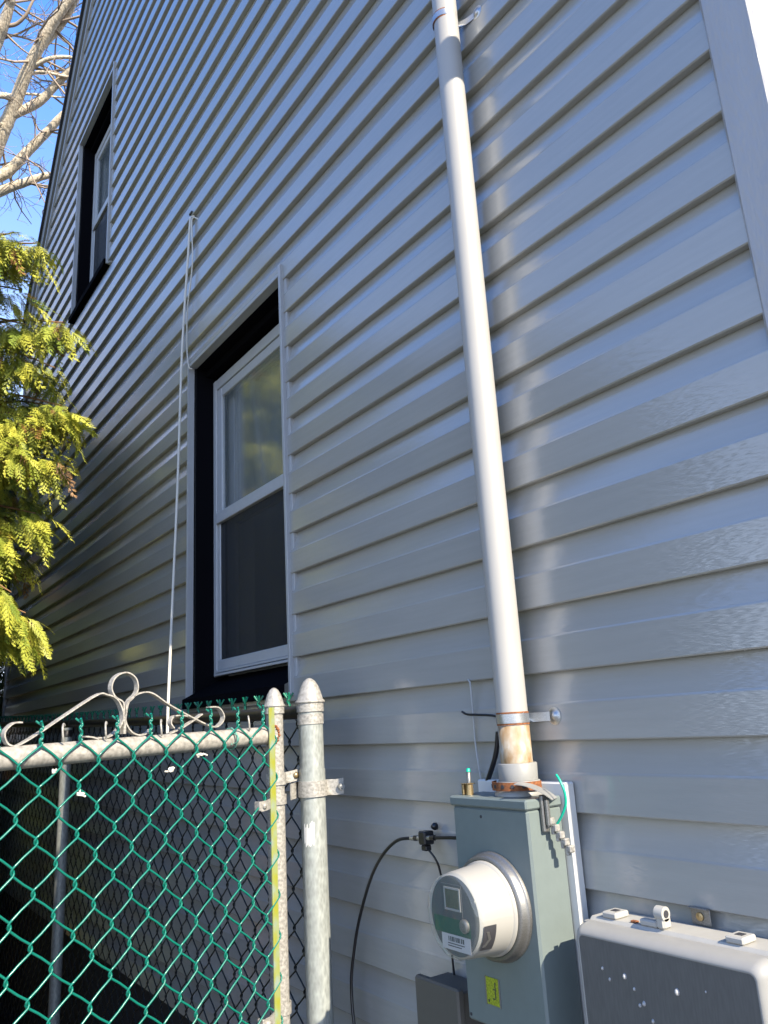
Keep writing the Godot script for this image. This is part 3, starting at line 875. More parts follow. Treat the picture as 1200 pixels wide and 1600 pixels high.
# ------------------------------------------------------------------ fence and gate
# one chain-link wire: zigzag between x=0 and x=hw, top vertex on the right (flip = -1 mirrors); local y 0 is the top vertex
func link_wire(hw: float, p: float, count: int, r: float, flip: int, tip: float) -> ArrayMesh:
	var st := mb()
	var pts := []
	var off := r * 1.05
	# splayed tip and twist above the top vertex
	var tw := 10
	pts.append(Vector3(hw + 0.007 * flip + 0.002, tip + 0.010, 0.006 * flip))
	for i in tw + 1:
		var u: float = 1.0 - float(i) / tw
		var a: float = u * TAU * 1.5 + (0.0 if flip > 0 else PI)
		pts.append(Vector3(hw + cos(a) * r * 1.1, u * tip, sin(a) * r * 1.1))
	for k in count * 2:
		# vertex k: a short upright knuckle, then the slanting run to vertex k + 1
		var right := k % 2 == 0
		var ax: float = hw + off if right else -off
		var bx: float = -off if right else hw + off
		var s: float = off * (1.0 if right else -1.0) * flip
		var ya: float = -k * p * 0.5
		var yb: float = -(k + 1) * p * 0.5
		var kn: float = p * 0.055
		if k > 0: pts.append(Vector3(ax, ya + kn * 0.3, -s * 0.35))
		pts.append(Vector3(ax, ya - kn * 0.5, s * 0.5))
		var a := Vector3(ax, ya - kn, s)
		var b := Vector3(bx, yb + kn, s)
		for u in [0.06, 0.25, 0.55, 0.85, 0.96]:
			var q: Vector3 = a.lerp(b, u)
			q.y += p * 0.022 * sin(u * PI) * (1.0 if right else -1.0) * (0.6 if u < 0.5 else 1.0) * 0.8
			pts.append(q)
		pts.append(Vector3(bx, yb + kn * 0.4, s * 0.5))
	if flip < 0:
		for i in pts.size():
			pts[i].x = hw - pts[i].x
	tube(st, pts, r, 7)
	return done(st)

func acorn(st: SurfaceTool, c: Vector3, r: float, h: float) -> void:
	lathe(st, c, [Vector2(0, h), Vector2(r * 0.22, h * 0.965), Vector2(r * 0.48, h * 0.86), Vector2(r * 0.76, h * 0.62), Vector2(r * 0.97, h * 0.30), Vector2(r * 1.07, 0.10 * h), Vector2(r * 1.22, 0.02 * h), Vector2(r * 1.24, -0.03 * h), Vector2(r * 1.10, -0.08 * h), Vector2(r * 1.10, -0.08 * h), Vector2(r * 1.10, -0.42 * h), Vector2(r * 1.10, -0.42 * h), Vector2(r, -0.44 * h)], 1, 32)

func make_fence() -> void:
	# thick gate post
	var gp := thing("gate_post", "thick galvanized fence post with acorn cap beside the house wall", "fence post", Vector3(-1.748, 0, 0.145))
	var st := mb()
	tube(st, [Vector3(0, -0.3, 0), Vector3(0, 0.6, 0), Vector3(0, 1.2, 0), Vector3(0, H + 0.10, 0)], 0.0302, 32)
	build("post", st, M.galv, gp)
	st = mb()
	acorn(st, Vector3(0, H + 0.112, 0), 0.0305, 0.058)
	build("cap", st, M.alu, gp)
	st = mb()
	lathe(st, Vector3(0, H + 0.070, 0), [Vector2(0.030, -0.012), Vector2(0.0325, -0.012), Vector2(0.0325, -0.012), Vector2(0.0325, 0.012), Vector2(0.0325, 0.012), Vector2(0.030, 0.012)], 1, 32)
	build("band", st, M.alu, gp)
	# hinge clamp: strap round the post with a bolt on the right and an arm to the gate
	st = mb()
	var pts := []
	for i in 21:
		var a: float = deg_to_rad(lerp(-70.0, 150.0, i / 20.0))
		pts.append(Vector3(0.0335 * cos(a), H - 0.092, 0.0335 * sin(a)))
	pts.push_front(Vector3(0.035, H - 0.092, -0.045))
	pts.push_front(Vector3(0.042, H - 0.090, -0.062))
	pts.append(Vector3(-0.010, H - 0.096, 0.055))
	ribbon(st, pts, Vector3.UP, 0.036, 0.003)
	build("hinge_clamp", st, M.alu, gp)
	st = mb()
	lathe(st, Vector3(0.0, H - 0.062, 0), [Vector2(0.0302, -0.014), Vector2(0.0318, -0.014), Vector2(0.0318, -0.014), Vector2(0.0318, 0.014), Vector2(0.0318, 0.014), Vector2(0.0302, 0.014)], 1, 32)
	build("band", st, M.galv, gp)
	st = mb()
	tube(st, [Vector3(0.030, H - 0.091, -0.052), Vector3(0.054, H - 0.091, -0.052)], 0.0042, 8)
	tube(st, [Vector3(0.044, H - 0.091, -0.052), Vector3(0.051, H - 0.091, -0.052)], 0.0085, 6)
	build("bolt", st, M.zinc, gp)
	# remains of a white paper label
	rng.seed = 5
	for i in 7:
		st = mb()
		var a0: float = deg_to_rad(28.0 + i * 7.5)
		var yb: float = H - 0.212 - rng.randf_range(0.0, 0.010)
		var yt: float = H - 0.166 + rng.randf_range(-0.012, 0.004)
		var e := func(a: float, y: float, rr: float) -> Vector3:
			return Vector3(cos(a) * rr, y, sin(a) * rr)
		quad(st, e.call(a0 + 0.10, yb, 0.0305), e.call(a0, yb + 0.004, 0.0305), e.call(a0, yt, 0.0305), e.call(a0 + 0.10, yt - 0.003, 0.0305))
		build("label_scrap", st, M.scrap, gp)

	# gate
	var gd := Vector2(0.293, 0.956).normalized()
	var g := thing("chain_link_gate", "green chain-link gate with scroll ornament on its grey top rail", "gate", Vector3(-1.81, 0, 0.11), -atan2(gd.y, gd.x))
	var sp := 0.127
	st = mb()
	tube(st, [Vector3(sp, 0.10, 0), Vector3(sp, 0.7, 0), Vector3(sp + 0.001, 1.2, 0), Vector3(sp, H + 0.098, 0)], 0.0212, 28)
	build("frame_post", st, M.alu, g)
	st = mb()
	acorn(st, Vector3(sp, H + 0.106, 0), 0.0222, 0.044)
	build("cap", st, M.alu, g)
	var gl := 1.12
	st = mb()
	tube(st, [Vector3(gl, 0.10, 0), Vector3(gl, H + 0.06, 0)], 0.0212, 24)
	build("frame_post", st, M.alu, g)
	st = mb()
	tube(st, [Vector3(sp + 0.034, H + 0.0375, 0), Vector3(0.5, H + 0.0335, 0), Vector3(gl - 0.019, H + 0.024, 0)], 0.0205, 28)
	build("top_rail", st, M.rail, g)
	st = mb()
	tube(st, [Vector3(sp + 0.018, H + 0.0375, 0), Vector3(sp + 0.036, H + 0.0375, 0)], 0.0195, 28)
	build("rail_stub", st, M.rail, g)
	st = mb()
	tube(st, [Vector3(sp + 0.02, 0.14, 0), Vector3(gl - 0.019, 0.14, 0)], 0.0195, 24)
	build("bottom_rail", st, M.rail, g)
	# rust round the weld
	st = mb()
	rng.seed = 3
	for i in 44:
		var a: float = TAU * i / 44.0 + rng.randf_range(-0.1, 0.1)
		var th: float = -0.85 + 0.42 * cos(a) + rng.randf_range(-0.08, 0.08)
		var c := Vector3(sp + 0.0208 * cos(th), H + 0.040 + (0.0185 + rng.randf_range(-0.002, 0.002)) * sin(a), 0.0208 * sin(th))
		var fl: float = rng.randf_range(0.0022, 0.0045)
		lathe(st, c, [Vector2(0, -fl), Vector2(fl * 0.8, -fl * 0.5), Vector2(fl, fl * 0.2), Vector2(0, fl)], 1, 6)
	build("rust_ring", st, M.rust, g)
	# tension bar
	st = mb()
	rbox(st, Vector3(0.1525, 0.16, -0.0275), Vector3(0.1700, H + 0.102, -0.0230), 0.001)
	build("tension_bar", st, M.bar, g)
	for y in [-0.110, -0.549, -1.05]:
		st = mb()
		pts = []
		for i in 15:
			var a: float = deg_to_rad(lerp(150.0, 330.0, i / 14.0))
			pts.append(Vector3(sp + 0.0235 * cos(a), H + y + (0.003 if i < 3 else 0.0), 0.0235 * sin(a)))
		pts.append(Vector3(sp + 0.040, H + y - 0.004, -0.0235))
		pts.append(Vector3(sp + 0.062, H + y - 0.006, -0.031))
		pts.append(Vector3(sp + 0.078, H + y - 0.007, -0.031))
		ribbon(st, pts, Vector3.UP, 0.022, 0.0025)
		var bd := build("tension_band", st, M.alu, g)
		st = mb()
		lathe(st, Vector3(sp + 0.069, H + y - 0.007, -0.0325), [Vector2(0.0065, 0), Vector2(0.006, -0.003), Vector2(0.003, -0.005), Vector2(0, -0.0055)], 2, 14)
		build("bolt", st, M.alu, bd)
		st = mb()
		rbox(st, Vector3(sp + 0.077, H + y - 0.016, -0.032), Vector3(sp + 0.083, H + y + 0.004, -0.014), 0.001)
		build("nut_plate", st, M.alu, bd)
	# hinge strap
	st = mb()
	pts = []
	for i in 15:
		var a: float = deg_to_rad(lerp(20.0, -170.0, i / 14.0))
		pts.append(Vector3(sp + 0.0235 * cos(a), H - 0.064, 0.0235 * sin(a)))
	pts.append(Vector3(sp - 0.036, H - 0.061, -0.018))
	pts.append(Vector3(sp - 0.058, H - 0.058, -0.022))
	ribbon(st, pts, Vector3.UP, 0.026, 0.003)
	var hs := build("hinge_strap", st, M.alu, g)
	st = mb()
	lathe(st, Vector3(sp - 0.046, H - 0.059, -0.0225), [Vector2(0.0075, 0), Vector2(0.007, -0.0035), Vector2(0.003, -0.006), Vector2(0, -0.0062)], 2, 14)
	build("bolt", st, M.brass, hs)
	# wires
	var w := 0.0785
	var hw := w * 0.5
	var wr := link_wire(hw, 0.0845, 17, 0.0022, 1, 0.026)
	var wl := link_wire(hw, 0.0845, 17, 0.0022, -1, 0.026)
	rng.seed = 8
	var n := 22
	for i in n:
		var col: float = 0.188 + hw * (i - 1)      # left edge of this wire
		var topcol: float = 0.188 + w * ceil((i - 1) / 2.0) if i % 2 == 1 else 0.188 + w * (i / 2)
		# even i: its right column carries the twist; odd i: its left column
		var x0: float = 0.188 + hw * (i - 1)
		var ytop: float = H + 0.070 - (x0 - 0.2) * 0.03
		var o: MeshInstance3D
		if i % 2 == 0:
			o = put("wire", wr, M.vinyl, g, Vector3(x0, ytop, -0.0245))
		else:
			o = put("wire", wl, M.vinyl, g, Vector3(x0, ytop + 0.0002, -0.0245))
		o.rotation.x = rng.randf_range(-0.002, 0.002)
	# green tie wire round the rail
	st = mb()
	var ti := []
	for i in 30:
		var a: float = i * 0.55
		ti.append(Vector3(0.262 + 0.0006 * i, H + 0.036 + 0.0235 * cos(a) * (0.5 if i > 14 else 1.0), 0.0235 * sin(a) - (0.012 if i > 14 else 0.0)))
	tube(st, ti, 0.0019, 6)
	build("tie_wire", st, M.vinyl_worn, g)
	# pale hooks and ties on the rail and mesh
	rng.seed = 14
	for q in [[0.7075, -0.001], [0.6565, -0.046], [0.4516, -0.018], [0.3768, 0.006]]:
		st = mb()
		var cc := []
		for i in 7:
			cc.append(Vector3(q[0] + rng.randf_range(-0.008, 0.008), H + q[1] + rng.randf_range(-0.004, 0.005), -0.027 + rng.randf_range(-0.005, 0.004)))
		cc.append(cc[6] + Vector3(rng.randf_range(-0.014, 0.014), rng.randf_range(-0.004, 0.008), 0))
		tube(st, curve(cc, 4), 0.0019, 7)
		build("cable_tie", st, M.cable_white, g)
	for q in [0.69, 0.60, 0.47, 0.225]:
		st = mb()
		tube(st, curve([Vector3(q, H + 0.052, -0.018), Vector3(q + 0.004, H + 0.062, -0.022), Vector3(q + 0.004, H + 0.076, -0.020), Vector3(q - 0.002, H + 0.084, -0.012), Vector3(q - 0.008, H + 0.081, -0.006)], 4), 0.0021, 7)
		build("rail_hook", st, M.alu, g)
	# scroll ornament
	var sl := [[0.7642, 0.0899], [0.7796, 0.0894], [0.7929, 0.0788], [0.7956, 0.0679], [0.7889, 0.0544], [0.7769, 0.0493], [0.7653, 0.052], [0.7301, 0.0704], [0.6808, 0.0998], [0.6145, 0.1372], [0.593, 0.1375], [0.5709, 0.1292], [0.5575, 0.1087], [0.5547, 0.0873], [0.5687, 0.0655], [0.5899, 0.0550], [0.611, 0.0555]]
	var sr := [[0.5480, 0.0998], [0.5409, 0.1249], [0.5183, 0.1388], [0.4869, 0.1398], [0.4425, 0.1154], [0.3774, 0.0854], [0.3236, 0.0650], [0.3014, 0.0685], [0.2901, 0.0854], [0.305, 0.1056], [0.3327, 0.1077]]
	var ss := [[0.5490, 0.060], [0.5495, 0.085], [0.5480, 0.0998], [0.5470, 0.118], [0.532, 0.131], [0.5215, 0.147], [0.5255, 0.168], [0.5420, 0.180], [0.5600, 0.180], [0.5770, 0.169], [0.5830, 0.150], [0.5740, 0.133], [0.5560, 0.122], [0.5535, 0.104], [0.5520, 0.088], [0.5525, 0.060]]
	var sq := [[0.5505, 0.0975], [0.547, 0.080], [0.535, 0.064], [0.517, 0.056], [0.497, 0.058], [0.487, 0.066]]
	var orn := Node3D.new()
	orn.name = "scroll_ornament"
	g.add_child(orn)
	var sx := [[0.4284, 0.0658], [0.4369, 0.0767], [0.4321, 0.0885], [0.4170, 0.0920], [0.3931, 0.0900]]
	var sy := [[0.4415, 0.0546], [0.4031, 0.0674], [0.3526, 0.0929]]
	var sz := [[0.6374, 0.0590], [0.6223, 0.0571], [0.6082, 0.0527]]
	for path in [sl, sr, ss, sq, sx, sy, sz]:
		var cc := []
		for q in path: cc.append(Vector3(q[0], H + q[1], 0.0))
		st = mb()
		ribbon(st, curve(cc, 5), Vector3(0, 0, 1), 0.013, 0.0028)
		build("scroll", st, M.wrought, orn)

	# rear fence running back along the house
	var rf := thing("chain_link_fence", "dark chain-link fence running back along the house behind the gate", "fence", Vector3(-1.748, 0, 0.125), PI)
	st = mb()
	var rail_y := func(x: float) -> float:
		return 0.088 + 0.012 * x + 0.0027 * x * x
	pts = []
	for i in 12:
		var x: float = lerp(0.062, 4.9, i / 11.0)
		pts.append(Vector3(x, H + rail_y.call(x), 0))
	tube(st, pts, 0.0168, 20)
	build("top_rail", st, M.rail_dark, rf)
	st = mb()
	lathe(st, Vector3(0, H + 0.089, 0), [Vector2(0.0, 0.034), Vector2(0.018, 0.034), Vector2(0.021, 0.038), Vector2(0.021, 0.062), Vector2(0.021, 0.062), Vector2(0.0166, 0.064)], 0, 20)
	build("rail_cup", st, M.cable_black, rf)
	for s in [2.34, 4.85]:
		st = mb()
		tube(st, [Vector3(s, -0.2, -0.024), Vector3(s, 0.8, -0.024), Vector3(s, H + rail_y.call(s) - 0.017, -0.024)], 0.0255, 20)
		var lp := build("line_post", st, M.galv, rf)
		st = mb()
		pts = []
		for i in 13:
			var a: float = deg_to_rad(lerp(-20.0, 200.0, i / 12.0))
			pts.append(Vector3(s, H + rail_y.call(s) + 0.020 * sin(a), 0.020 * cos(a)))
		ribbon(st, pts, Vector3(1, 0, 0), 0.022, 0.003)
		lathe(st, Vector3(s, H + rail_y.call(s) - 0.030, -0.024), [Vector2(0.027, -0.03), Vector2(0.027, 0.0), Vector2(0.014, 0.012), Vector2(0, 0.013)], 1, 16)
		build("loop_cap", st, M.rail_dark, lp)
	var w2 := 0.090
	var hw2 := w2 * 0.5
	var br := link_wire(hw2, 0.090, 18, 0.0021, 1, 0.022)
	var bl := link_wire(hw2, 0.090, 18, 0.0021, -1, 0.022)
	var tipst := mb()
	for q in [[-1, 1], [1, 1], [1, -1], [-0.5, -1]]:
		tube(tipst, [Vector3(0, -0.010, 0), Vector3(0.002 * q[0], 0.004, 0.001 * q[1]), Vector3(0.012 * q[0], 0.020, 0.006 * q[1])], 0.0027, 6)
	tube(tipst, [Vector3(0.003, -0.022, 0.0), Vector3(-0.003, -0.012, 0.001), Vector3(0.003, -0.002, -0.001), Vector3(-0.002, 0.006, 0.0)], 0.0040, 6)
	var tipm := done(tipst)
	for i in 107:
		var x0: float = 0.05 + hw2 * i
		var rise: float = rail_y.call(x0) + 0.012
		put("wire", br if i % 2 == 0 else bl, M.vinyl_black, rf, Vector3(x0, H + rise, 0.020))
		if i % 2 == 0:
			var tm := put("wire_tip", tipm, M.vinyl_tip, rf, Vector3(x0 + hw2, H + rise + 0.022, 0.020))
			tm.rotation.y = rng.randf_range(-0.6, 0.6)

# ------------------------------------------------------------------ trees
func spray_mesh(sd: int, curl: float) -> ArrayMesh:
	var r := RandomNumberGenerator.new()
	r.seed = sd
	var vs := PackedVector3Array()
	var ns := PackedVector3Array()
	var leaf := func(a: Vector3, d: Vector3, side: Vector3, l: float, wd: float) -> void:
		var up: Vector3 = d.cross(side).normalized()
		var m: Vector3 = a + d * l * 0.5 + up * l * 0.05
		var e: Vector3 = a + d * l
		var p1: Vector3 = m + side * wd
		var p2: Vector3 = m - side * wd
		for t in [[a, p1, p2], [p1, e, p2]]:
			for q in t: vs.append(q)
			var nn: Vector3 = (t[1] - t[0]).cross(t[2] - t[0]).normalized()
			for q in 3: ns.append(-nn)
	# stem along +z, flat in xz, drooping in -y
	var L := 0.15
	var nside := 15
	for i in nside:
		var u: float = (i + 0.6) / nside
		var base := Vector3(0, -curl * u * u * L, u * L)
		var sgn := 1.0 if i % 2 == 0 else -1.0
		var bl: float = lerp(0.058, 0.014, u) * r.randf_range(0.75, 1.2)
		var bd := Vector3(sgn * r.randf_range(0.5, 0.75), -0.25 * curl - r.randf_range(0.0, 0.25), r.randf_range(0.75, 1.0)).normalized()
		leaf.call(base - Vector3(0, 0, 0.01), Vector3(0, -2.0 * curl * u, 1).normalized(), Vector3(1, 0, 0), L / nside * 2.2, 0.0016)
		var nsub := int(4 + bl / 0.0055)
		for j in nsub:
			var v: float = (j + 0.3) / nsub
			var sb := base + bd * bl * v - Vector3(0, 0.3 * curl * v * v * bl, 0)
			var s2 := 1.0 if j % 2 == 0 else -1.0
			var sd2 := (bd * 1.3 + Vector3(0, 1, 0).cross(bd) * s2 * r.randf_range(0.5, 0.85) + Vector3(0, r.randf_range(-0.3, 0.1), 0)).normalized()
			leaf.call(sb, sd2, sd2.cross(Vector3.UP).normalized(), lerp(0.017, 0.009, v) * r.randf_range(0.8, 1.3), 0.0017)
		leaf.call(base, bd, bd.cross(Vector3.UP).normalized(), bl, 0.0018)
	leaf.call(Vector3(0, -curl * L * 0.9, L * 0.96), Vector3(0, -0.6 * curl, 1).normalized(), Vector3(1, 0, 0), 0.024, 0.003)
	var arr := []
	arr.resize(Mesh.ARRAY_MAX)
	arr[Mesh.ARRAY_VERTEX] = vs
	arr[Mesh.ARRAY_NORMAL] = ns
	var am := ArrayMesh.new()
	am.add_surface_from_arrays(Mesh.PRIMITIVE_TRIANGLES, arr)
	return am

func multi(called: String, mesh: Mesh, xf: Array, cols: Array, m: Material, parent: Node3D) -> void:
	var mm := MultiMesh.new()
	mm.transform_format = MultiMesh.TRANSFORM_3D
	mm.use_colors = true
	mm.mesh = mesh
	mm.instance_count = xf.size()
	for i in xf.size():
		mm.set_instance_transform(i, xf[i])
		mm.set_instance_color(i, cols[i])
	var o := MultiMeshInstance3D.new()
	o.multimesh = mm
	o.material_override = m
	o.name = called
	parent.add_child(o, true)
	o.set_meta("kind", "stuff")

var sprays := []

# a drooping branch with sprays; adds to xf / cols and to the wood
func conifer_branch(wood: SurfaceTool, a: Vector3, tip: Vector3, rad: float, dens: float, scl: float, xf: Array, cols: Array, c0: Color, c1: Color) -> void:
	var L := (tip - a).length()
	var mid := a.lerp(tip, 0.55) + Vector3(0, L * rng.randf_range(0.10, 0.22), 0)
	var path := curve([a, mid, tip], 6)
	var radii := []
	for i in path.size(): radii.append(lerp(rad, 0.0025, float(i) / (path.size() - 1)))
	tube(wood, path, radii, 5, false)
	var n := int(L * 105.0 * dens)
	for i in n:
		var u: float = pow(rng.randf(), 0.75) * 0.98 + 0.02
		if u < 0.16: continue
		var f: float = u * (path.size() - 1)
		var k: int = min(int(f), path.size() - 2)
		var p: Vector3 = path[k].lerp(path[k + 1], f - k)
		var d: Vector3 = (path[k + 1] - path[k]).normalized()
		var sidev := d.cross(Vector3.UP).normalized()
		var spread: float = rng.randf_range(-1.0, 1.0)
		var out := (d * rng.randf_range(0.4, 1.0) + sidev * spread * 0.8 + Vector3(0, rng.randf_range(-1.1, 0.0), 0)).normalized()
		p += out * rng.randf_range(0.0, 0.16) * scl * (1.15 - u * 0.6) + Vector3(0, -abs(rng.randfn(0.0, 0.03)), 0)
		var s: float = scl * rng.randf_range(0.55, 1.05)
		var b := Basis.looking_at(-out, (Vector3.UP + Vector3(rng.randf_range(-0.6, 0.6), 0, rng.randf_range(-0.6, 0.6))).normalized())
		xf.append(Transform3D(b.scaled(Vector3.ONE * s), p))
		var t: float = clamp(rng.randfn(0.5, 0.27), 0.0, 1.0)
		if rng.randf() < 0.05:
			cols.append(Color(0.20, 0.10, 0.03))
			continue
		cols.append(Color(lerp(c0.r, c1.r, t), lerp(c0.g, c1.g, t), lerp(c0.b, c1.b, t)))

func conifer(called: String, label: String, at: Vector3, y0: float, top: float, rad: float, nb: int, dens: float, scl: float, c0: Color, c1: Color, tips: Array, sd: int, group := "") -> void:
	rng.seed = sd
	var t := thing(called, label, "tree", at, 0.0, group)
	var st := mb()
	tube(st, [Vector3(0, -0.3, 0), Vector3(0.02, top * 0.3, 0.0), Vector3(-0.02, top * 0.65, 0.02), Vector3(0, top * 0.98, 0)], [rad * 0.10, rad * 0.085, rad * 0.05, 0.01], 9)
	var xf := []
	var cols := []
	for tp in tips:
		var p: Vector3 = tp - at
		var a := Vector3(0, p.y - 0.05 - 0.10 * Vector2(p.x, p.z).length(), 0)
		conifer_branch(st, a, p, 0.014, dens * 2.0, scl, xf, cols, c0, c1)
		for k in 3:
			var q: Vector3 = p * rng.randf_range(0.62, 0.85)
			q.y = p.y + rng.randf_range(-0.16, 0.03)
			q += Vector3(rng.randf_range(-0.2, 0.2), 0, rng.randf_range(-0.2, 0.2))
			conifer_branch(st, a.lerp(p, 0.25), q, 0.008, dens * 1.5, scl, xf, cols, c0, c1)
	for i in nb:
		var u: float = (i + rng.randf()) / nb
		var y: float = lerp(y0, top * 0.98, u)
		var r: float = rad * pow(1.0 - u, 0.7 if called == "golden_cypress" else 0.38) * rng.randf_range(0.72, 1.08) + 0.08
		var a: float = i * 2.399 + rng.randf_range(-0.3, 0.3)
		conifer_branch(st, Vector3(0, y, 0), Vector3(cos(a) * r, y - rng.randf_range(-0.02, 0.28) * r, sin(a) * r), 0.012 + 0.01 * rad, dens, scl, xf, cols, c0, c1)
	build("trunk", st, M.stem, t)
	var half := [[], [], [], []]
	for i in xf.size():
		half[i % 2].append(xf[i])
		half[2 + i % 2].append(cols[i])
	var nm: Material = M.needle if called == "golden_cypress" else M.needle_dark
	multi("crown", sprays[0], half[0], half[2], nm, t)
	multi("crown", sprays[1], half[1], half[3], nm, t)

func limb(st: SurfaceTool, ctrl: Array, r0: float, r1: float, sides := 10) -> Array:
	var path := curve(ctrl, 6)
	var radii := []
	for i in path.size():
		var u: float = float(i) / (path.size() - 1)
		radii.append(0.49 * lerp(r0, r1, u) * (1.0 + 0.08 * wav.get_noise_2d(i * 40.0, r0 * 900.0)))
	tube(st, path, radii, sides)
	return path

func twigs(st: SurfaceTool, a: Vector3, d: Vector3, L: float, r: float, depth: int) -> void:
	var pts := [a]
	var p := a
	var dd := d
	var n := 5
	for i in n:
		dd = (dd + Vector3(rng.randfn(0, 0.22), rng.randfn(0.04, 0.2), rng.randfn(0, 0.22))).normalized()
		p += dd * L / n
		pts.append(p)
	var radii := []
	for i in n + 1: radii.append(lerp(r, r * 0.35, float(i) / n))
	tube(st, pts, radii, 5 if depth > 1 else 4, false)
	if depth <= 0: return
	for k in (4 if depth > 1 else 3):
		var i := rng.randi_range(1, n)
		var nd := (dd + Vector3(rng.randfn(0, 0.7), rng.randfn(0.1, 0.6), rng.randfn(0, 0.7))).normalized()
		twigs(st, pts[i], nd, L * rng.randf_range(0.4, 0.7), r * 0.5, depth - 1)

func make_trees() -> void:
	sprays = [spray_mesh(1, 0.25), spray_mesh(2, 0.55)]
	# golden cypress in view at the left
	var gold0 := Color(0.11, 0.17, 0.016)
	var gold1 := Color(0.52, 0.50, 0.065)
	var up := Vector3(0, H, 0)
	var tips := []
	for q in [[-3.20, 2.12, 0.70], [-3.17, 2.10, 0.58], [-3.36, 1.86, 0.42], [-3.42, 1.84, 0.55], [-3.50, 1.52, 0.38], [-3.55, 1.46, 0.46], [-3.58, 1.40, 0.55], [-3.56, 1.30, 0.40], [-3.70, 1.06, 0.42], [-3.76, 1.00, 0.55], [-3.80, 0.62, 0.42], [-3.82, 0.56, 0.54], [-3.84, 0.50, 0.62]]:
		tips.append(Vector3(q[0], q[1], q[2]) + up)
	conifer("golden_cypress", "yellow-green sunlit cypress at the left edge in front of the wall", Vector3(-4.30, 0, 1.02), 2.2, 5.05, 0.78, 64, 0.80, 0.95, gold0, gold1, tips, 21)
	# evergreens further back along the boundary, outside the frame, that the siding and panes mirror
	var dk0 := Color(0.014, 0.030, 0.009)
	var dk1 := Color(0.060, 0.085, 0.017)
	var spots := [[-6.1, 1.45, 5.4, 1.2], [-7.7, 2.0, 6.4, 1.4], [-9.8, 2.6, 7.4, 1.6], [-12.4, 3.3, 8.4, 1.8], [-8.6, 4.6, 7.4, 1.7], [-4.4, 4.4, 5.4, 1.4], [-7.9, 0.3, 5.2, 1.15]]
	var lab := ["dense dark evergreen standing nearest behind the golden cypress", "dense dark evergreen, second along the boundary from the house", "dense dark evergreen, third along the boundary from the house", "dense dark evergreen at the far end of the boundary row", "dense dark evergreen in the outer row, farther from the house", "short dark evergreen in the outer row opposite the lower window", "dark evergreen just past the far corner of the house"]
	for i in spots.size():
		var s = spots[i]
		conifer("evergreen_tree", lab[i], Vector3(s[0], 0, s[1]), 0.35, s[2], s[3], 130, 0.62, 2.2, dk0, dk1, [], 60 + i, "dark evergreens along the boundary")
	# shrubs beside the gate, outside the frame, that shade the lower wall
	conifer("evergreen_shrub", "broad dark evergreen shrub beyond the gate, nearest to the camera", Vector3(-3.25, 0, 2.05), 0.2, 4.2, 1.1, 150, 0.75, 2.0, dk0, dk1, [], 91, "dark evergreen shrubs beyond the gate")
	conifer("evergreen_shrub", "broad dark evergreen shrub beyond the gate, beside the golden cypress", Vector3(-4.75, 0, 2.2), 0.2, 4.8, 1.15, 150, 0.75, 2.0, dk0, dk1, [], 92, "dark evergreen shrubs beyond the gate")
	# bare tree in view behind the house
	rng.seed = 77
	var t := thing("bare_tree", "bare sunlit tree with thick pale limbs against the blue sky", "tree", Vector3(-10.3, 0, 0.9))
	var o := Vector3(-10.3, 0, 0.9)
	var f := func(q: Array) -> Array:
		var r := []
		for p in q: r.append(Vector3(p[0], p[1] + H, p[2]) - o)
		return r
	var st := mb()
	var fork := [-9.25, 6.05, 0.30]
	limb(st, f.call([[-10.3, -1.8, 0.9], [-10.1, 1.0, 0.85], [-9.8, 3.8, 0.6], fork]), 0.34, 0.22, 14)
	build("trunk", st, M.bark, t)
	st = mb()
	var main: Array = limb(st, f.call([[-9.45, 5.6, 0.38], [-8.95, 6.40, 0.18], [-8.596, 6.833, 0.084], [-8.371, 7.097, 0.005], [-8.046, 7.452, -0.08], [-7.745, 7.746, -0.204], [-7.48, 7.98, -0.335], [-6.9, 8.6, -0.7], [-6.2, 9.5, -1.2]]), 0.205, 0.06, 14)
	limb(st, f.call([[-8.42, 7.04, 0.01], [-8.244, 7.202, -0.238], [-8.049, 7.391, -0.394], [-7.847, 7.573, -0.549], [-7.683, 7.701, -0.714], [-7.2, 8.2, -1.3], [-6.6, 8.9, -2.0]]), 0.115, 0.04, 12)
	limb(st, f.call([[-7.95, 7.55, -0.11], [-7.72, 7.80, -0.30], [-7.50, 7.99, -0.40], [-7.2, 8.35, -0.5]]), 0.075, 0.05, 10)
	build("limb", st, M.bark, t)
	st = mb()
	limb(st, f.call([fork, [-8.951, 6.375, 0.199], [-8.80, 6.545, -0.038], [-8.62, 6.753, -0.20], [-8.40, 6.988, -0.388], [-8.17, 7.215, -0.574], [-7.7, 7.7, -1.1], [-7.1, 8.3, -1.9]]), 0.165, 0.05, 12)
	limb(st, f.call([[-9.05, 6.22, 0.2], [-8.90, 6.402, -0.065], [-8.80, 6.499, -0.251], [-8.70, 6.595, -0.439], [-8.644, 6.636, -0.569], [-8.4, 6.8, -1.1], [-8.0, 7.1, -2.0]]), 0.135, 0.035, 12)
	build("limb", st, M.bark, t)
	st = mb()
	# side branches read from the photograph: thin limbs leaving the main limb
	limb(st, f.call([[-8.30, 7.18, 0.0], [-8.25, 7.10, 0.18], [-8.35, 6.98, 0.40], [-8.5, 6.85, 0.7], [-8.8, 6.9, 1.2]]), 0.085, 0.04, 9)
	limb(st, f.call([[-8.45, 7.0, 0.03], [-8.5, 6.85, 0.2], [-8.6, 6.8, 0.4], [-8.9, 6.7, 0.9]]), 0.075, 0.04, 9)
	limb(st, f.call([[-8.08, 7.42, -0.07], [-7.90, 7.52, -0.24], [-7.82, 7.58, -0.42], [-7.78, 7.60, -0.60], [-7.7, 7.7, -1.1]]), 0.055, 0.028, 8)
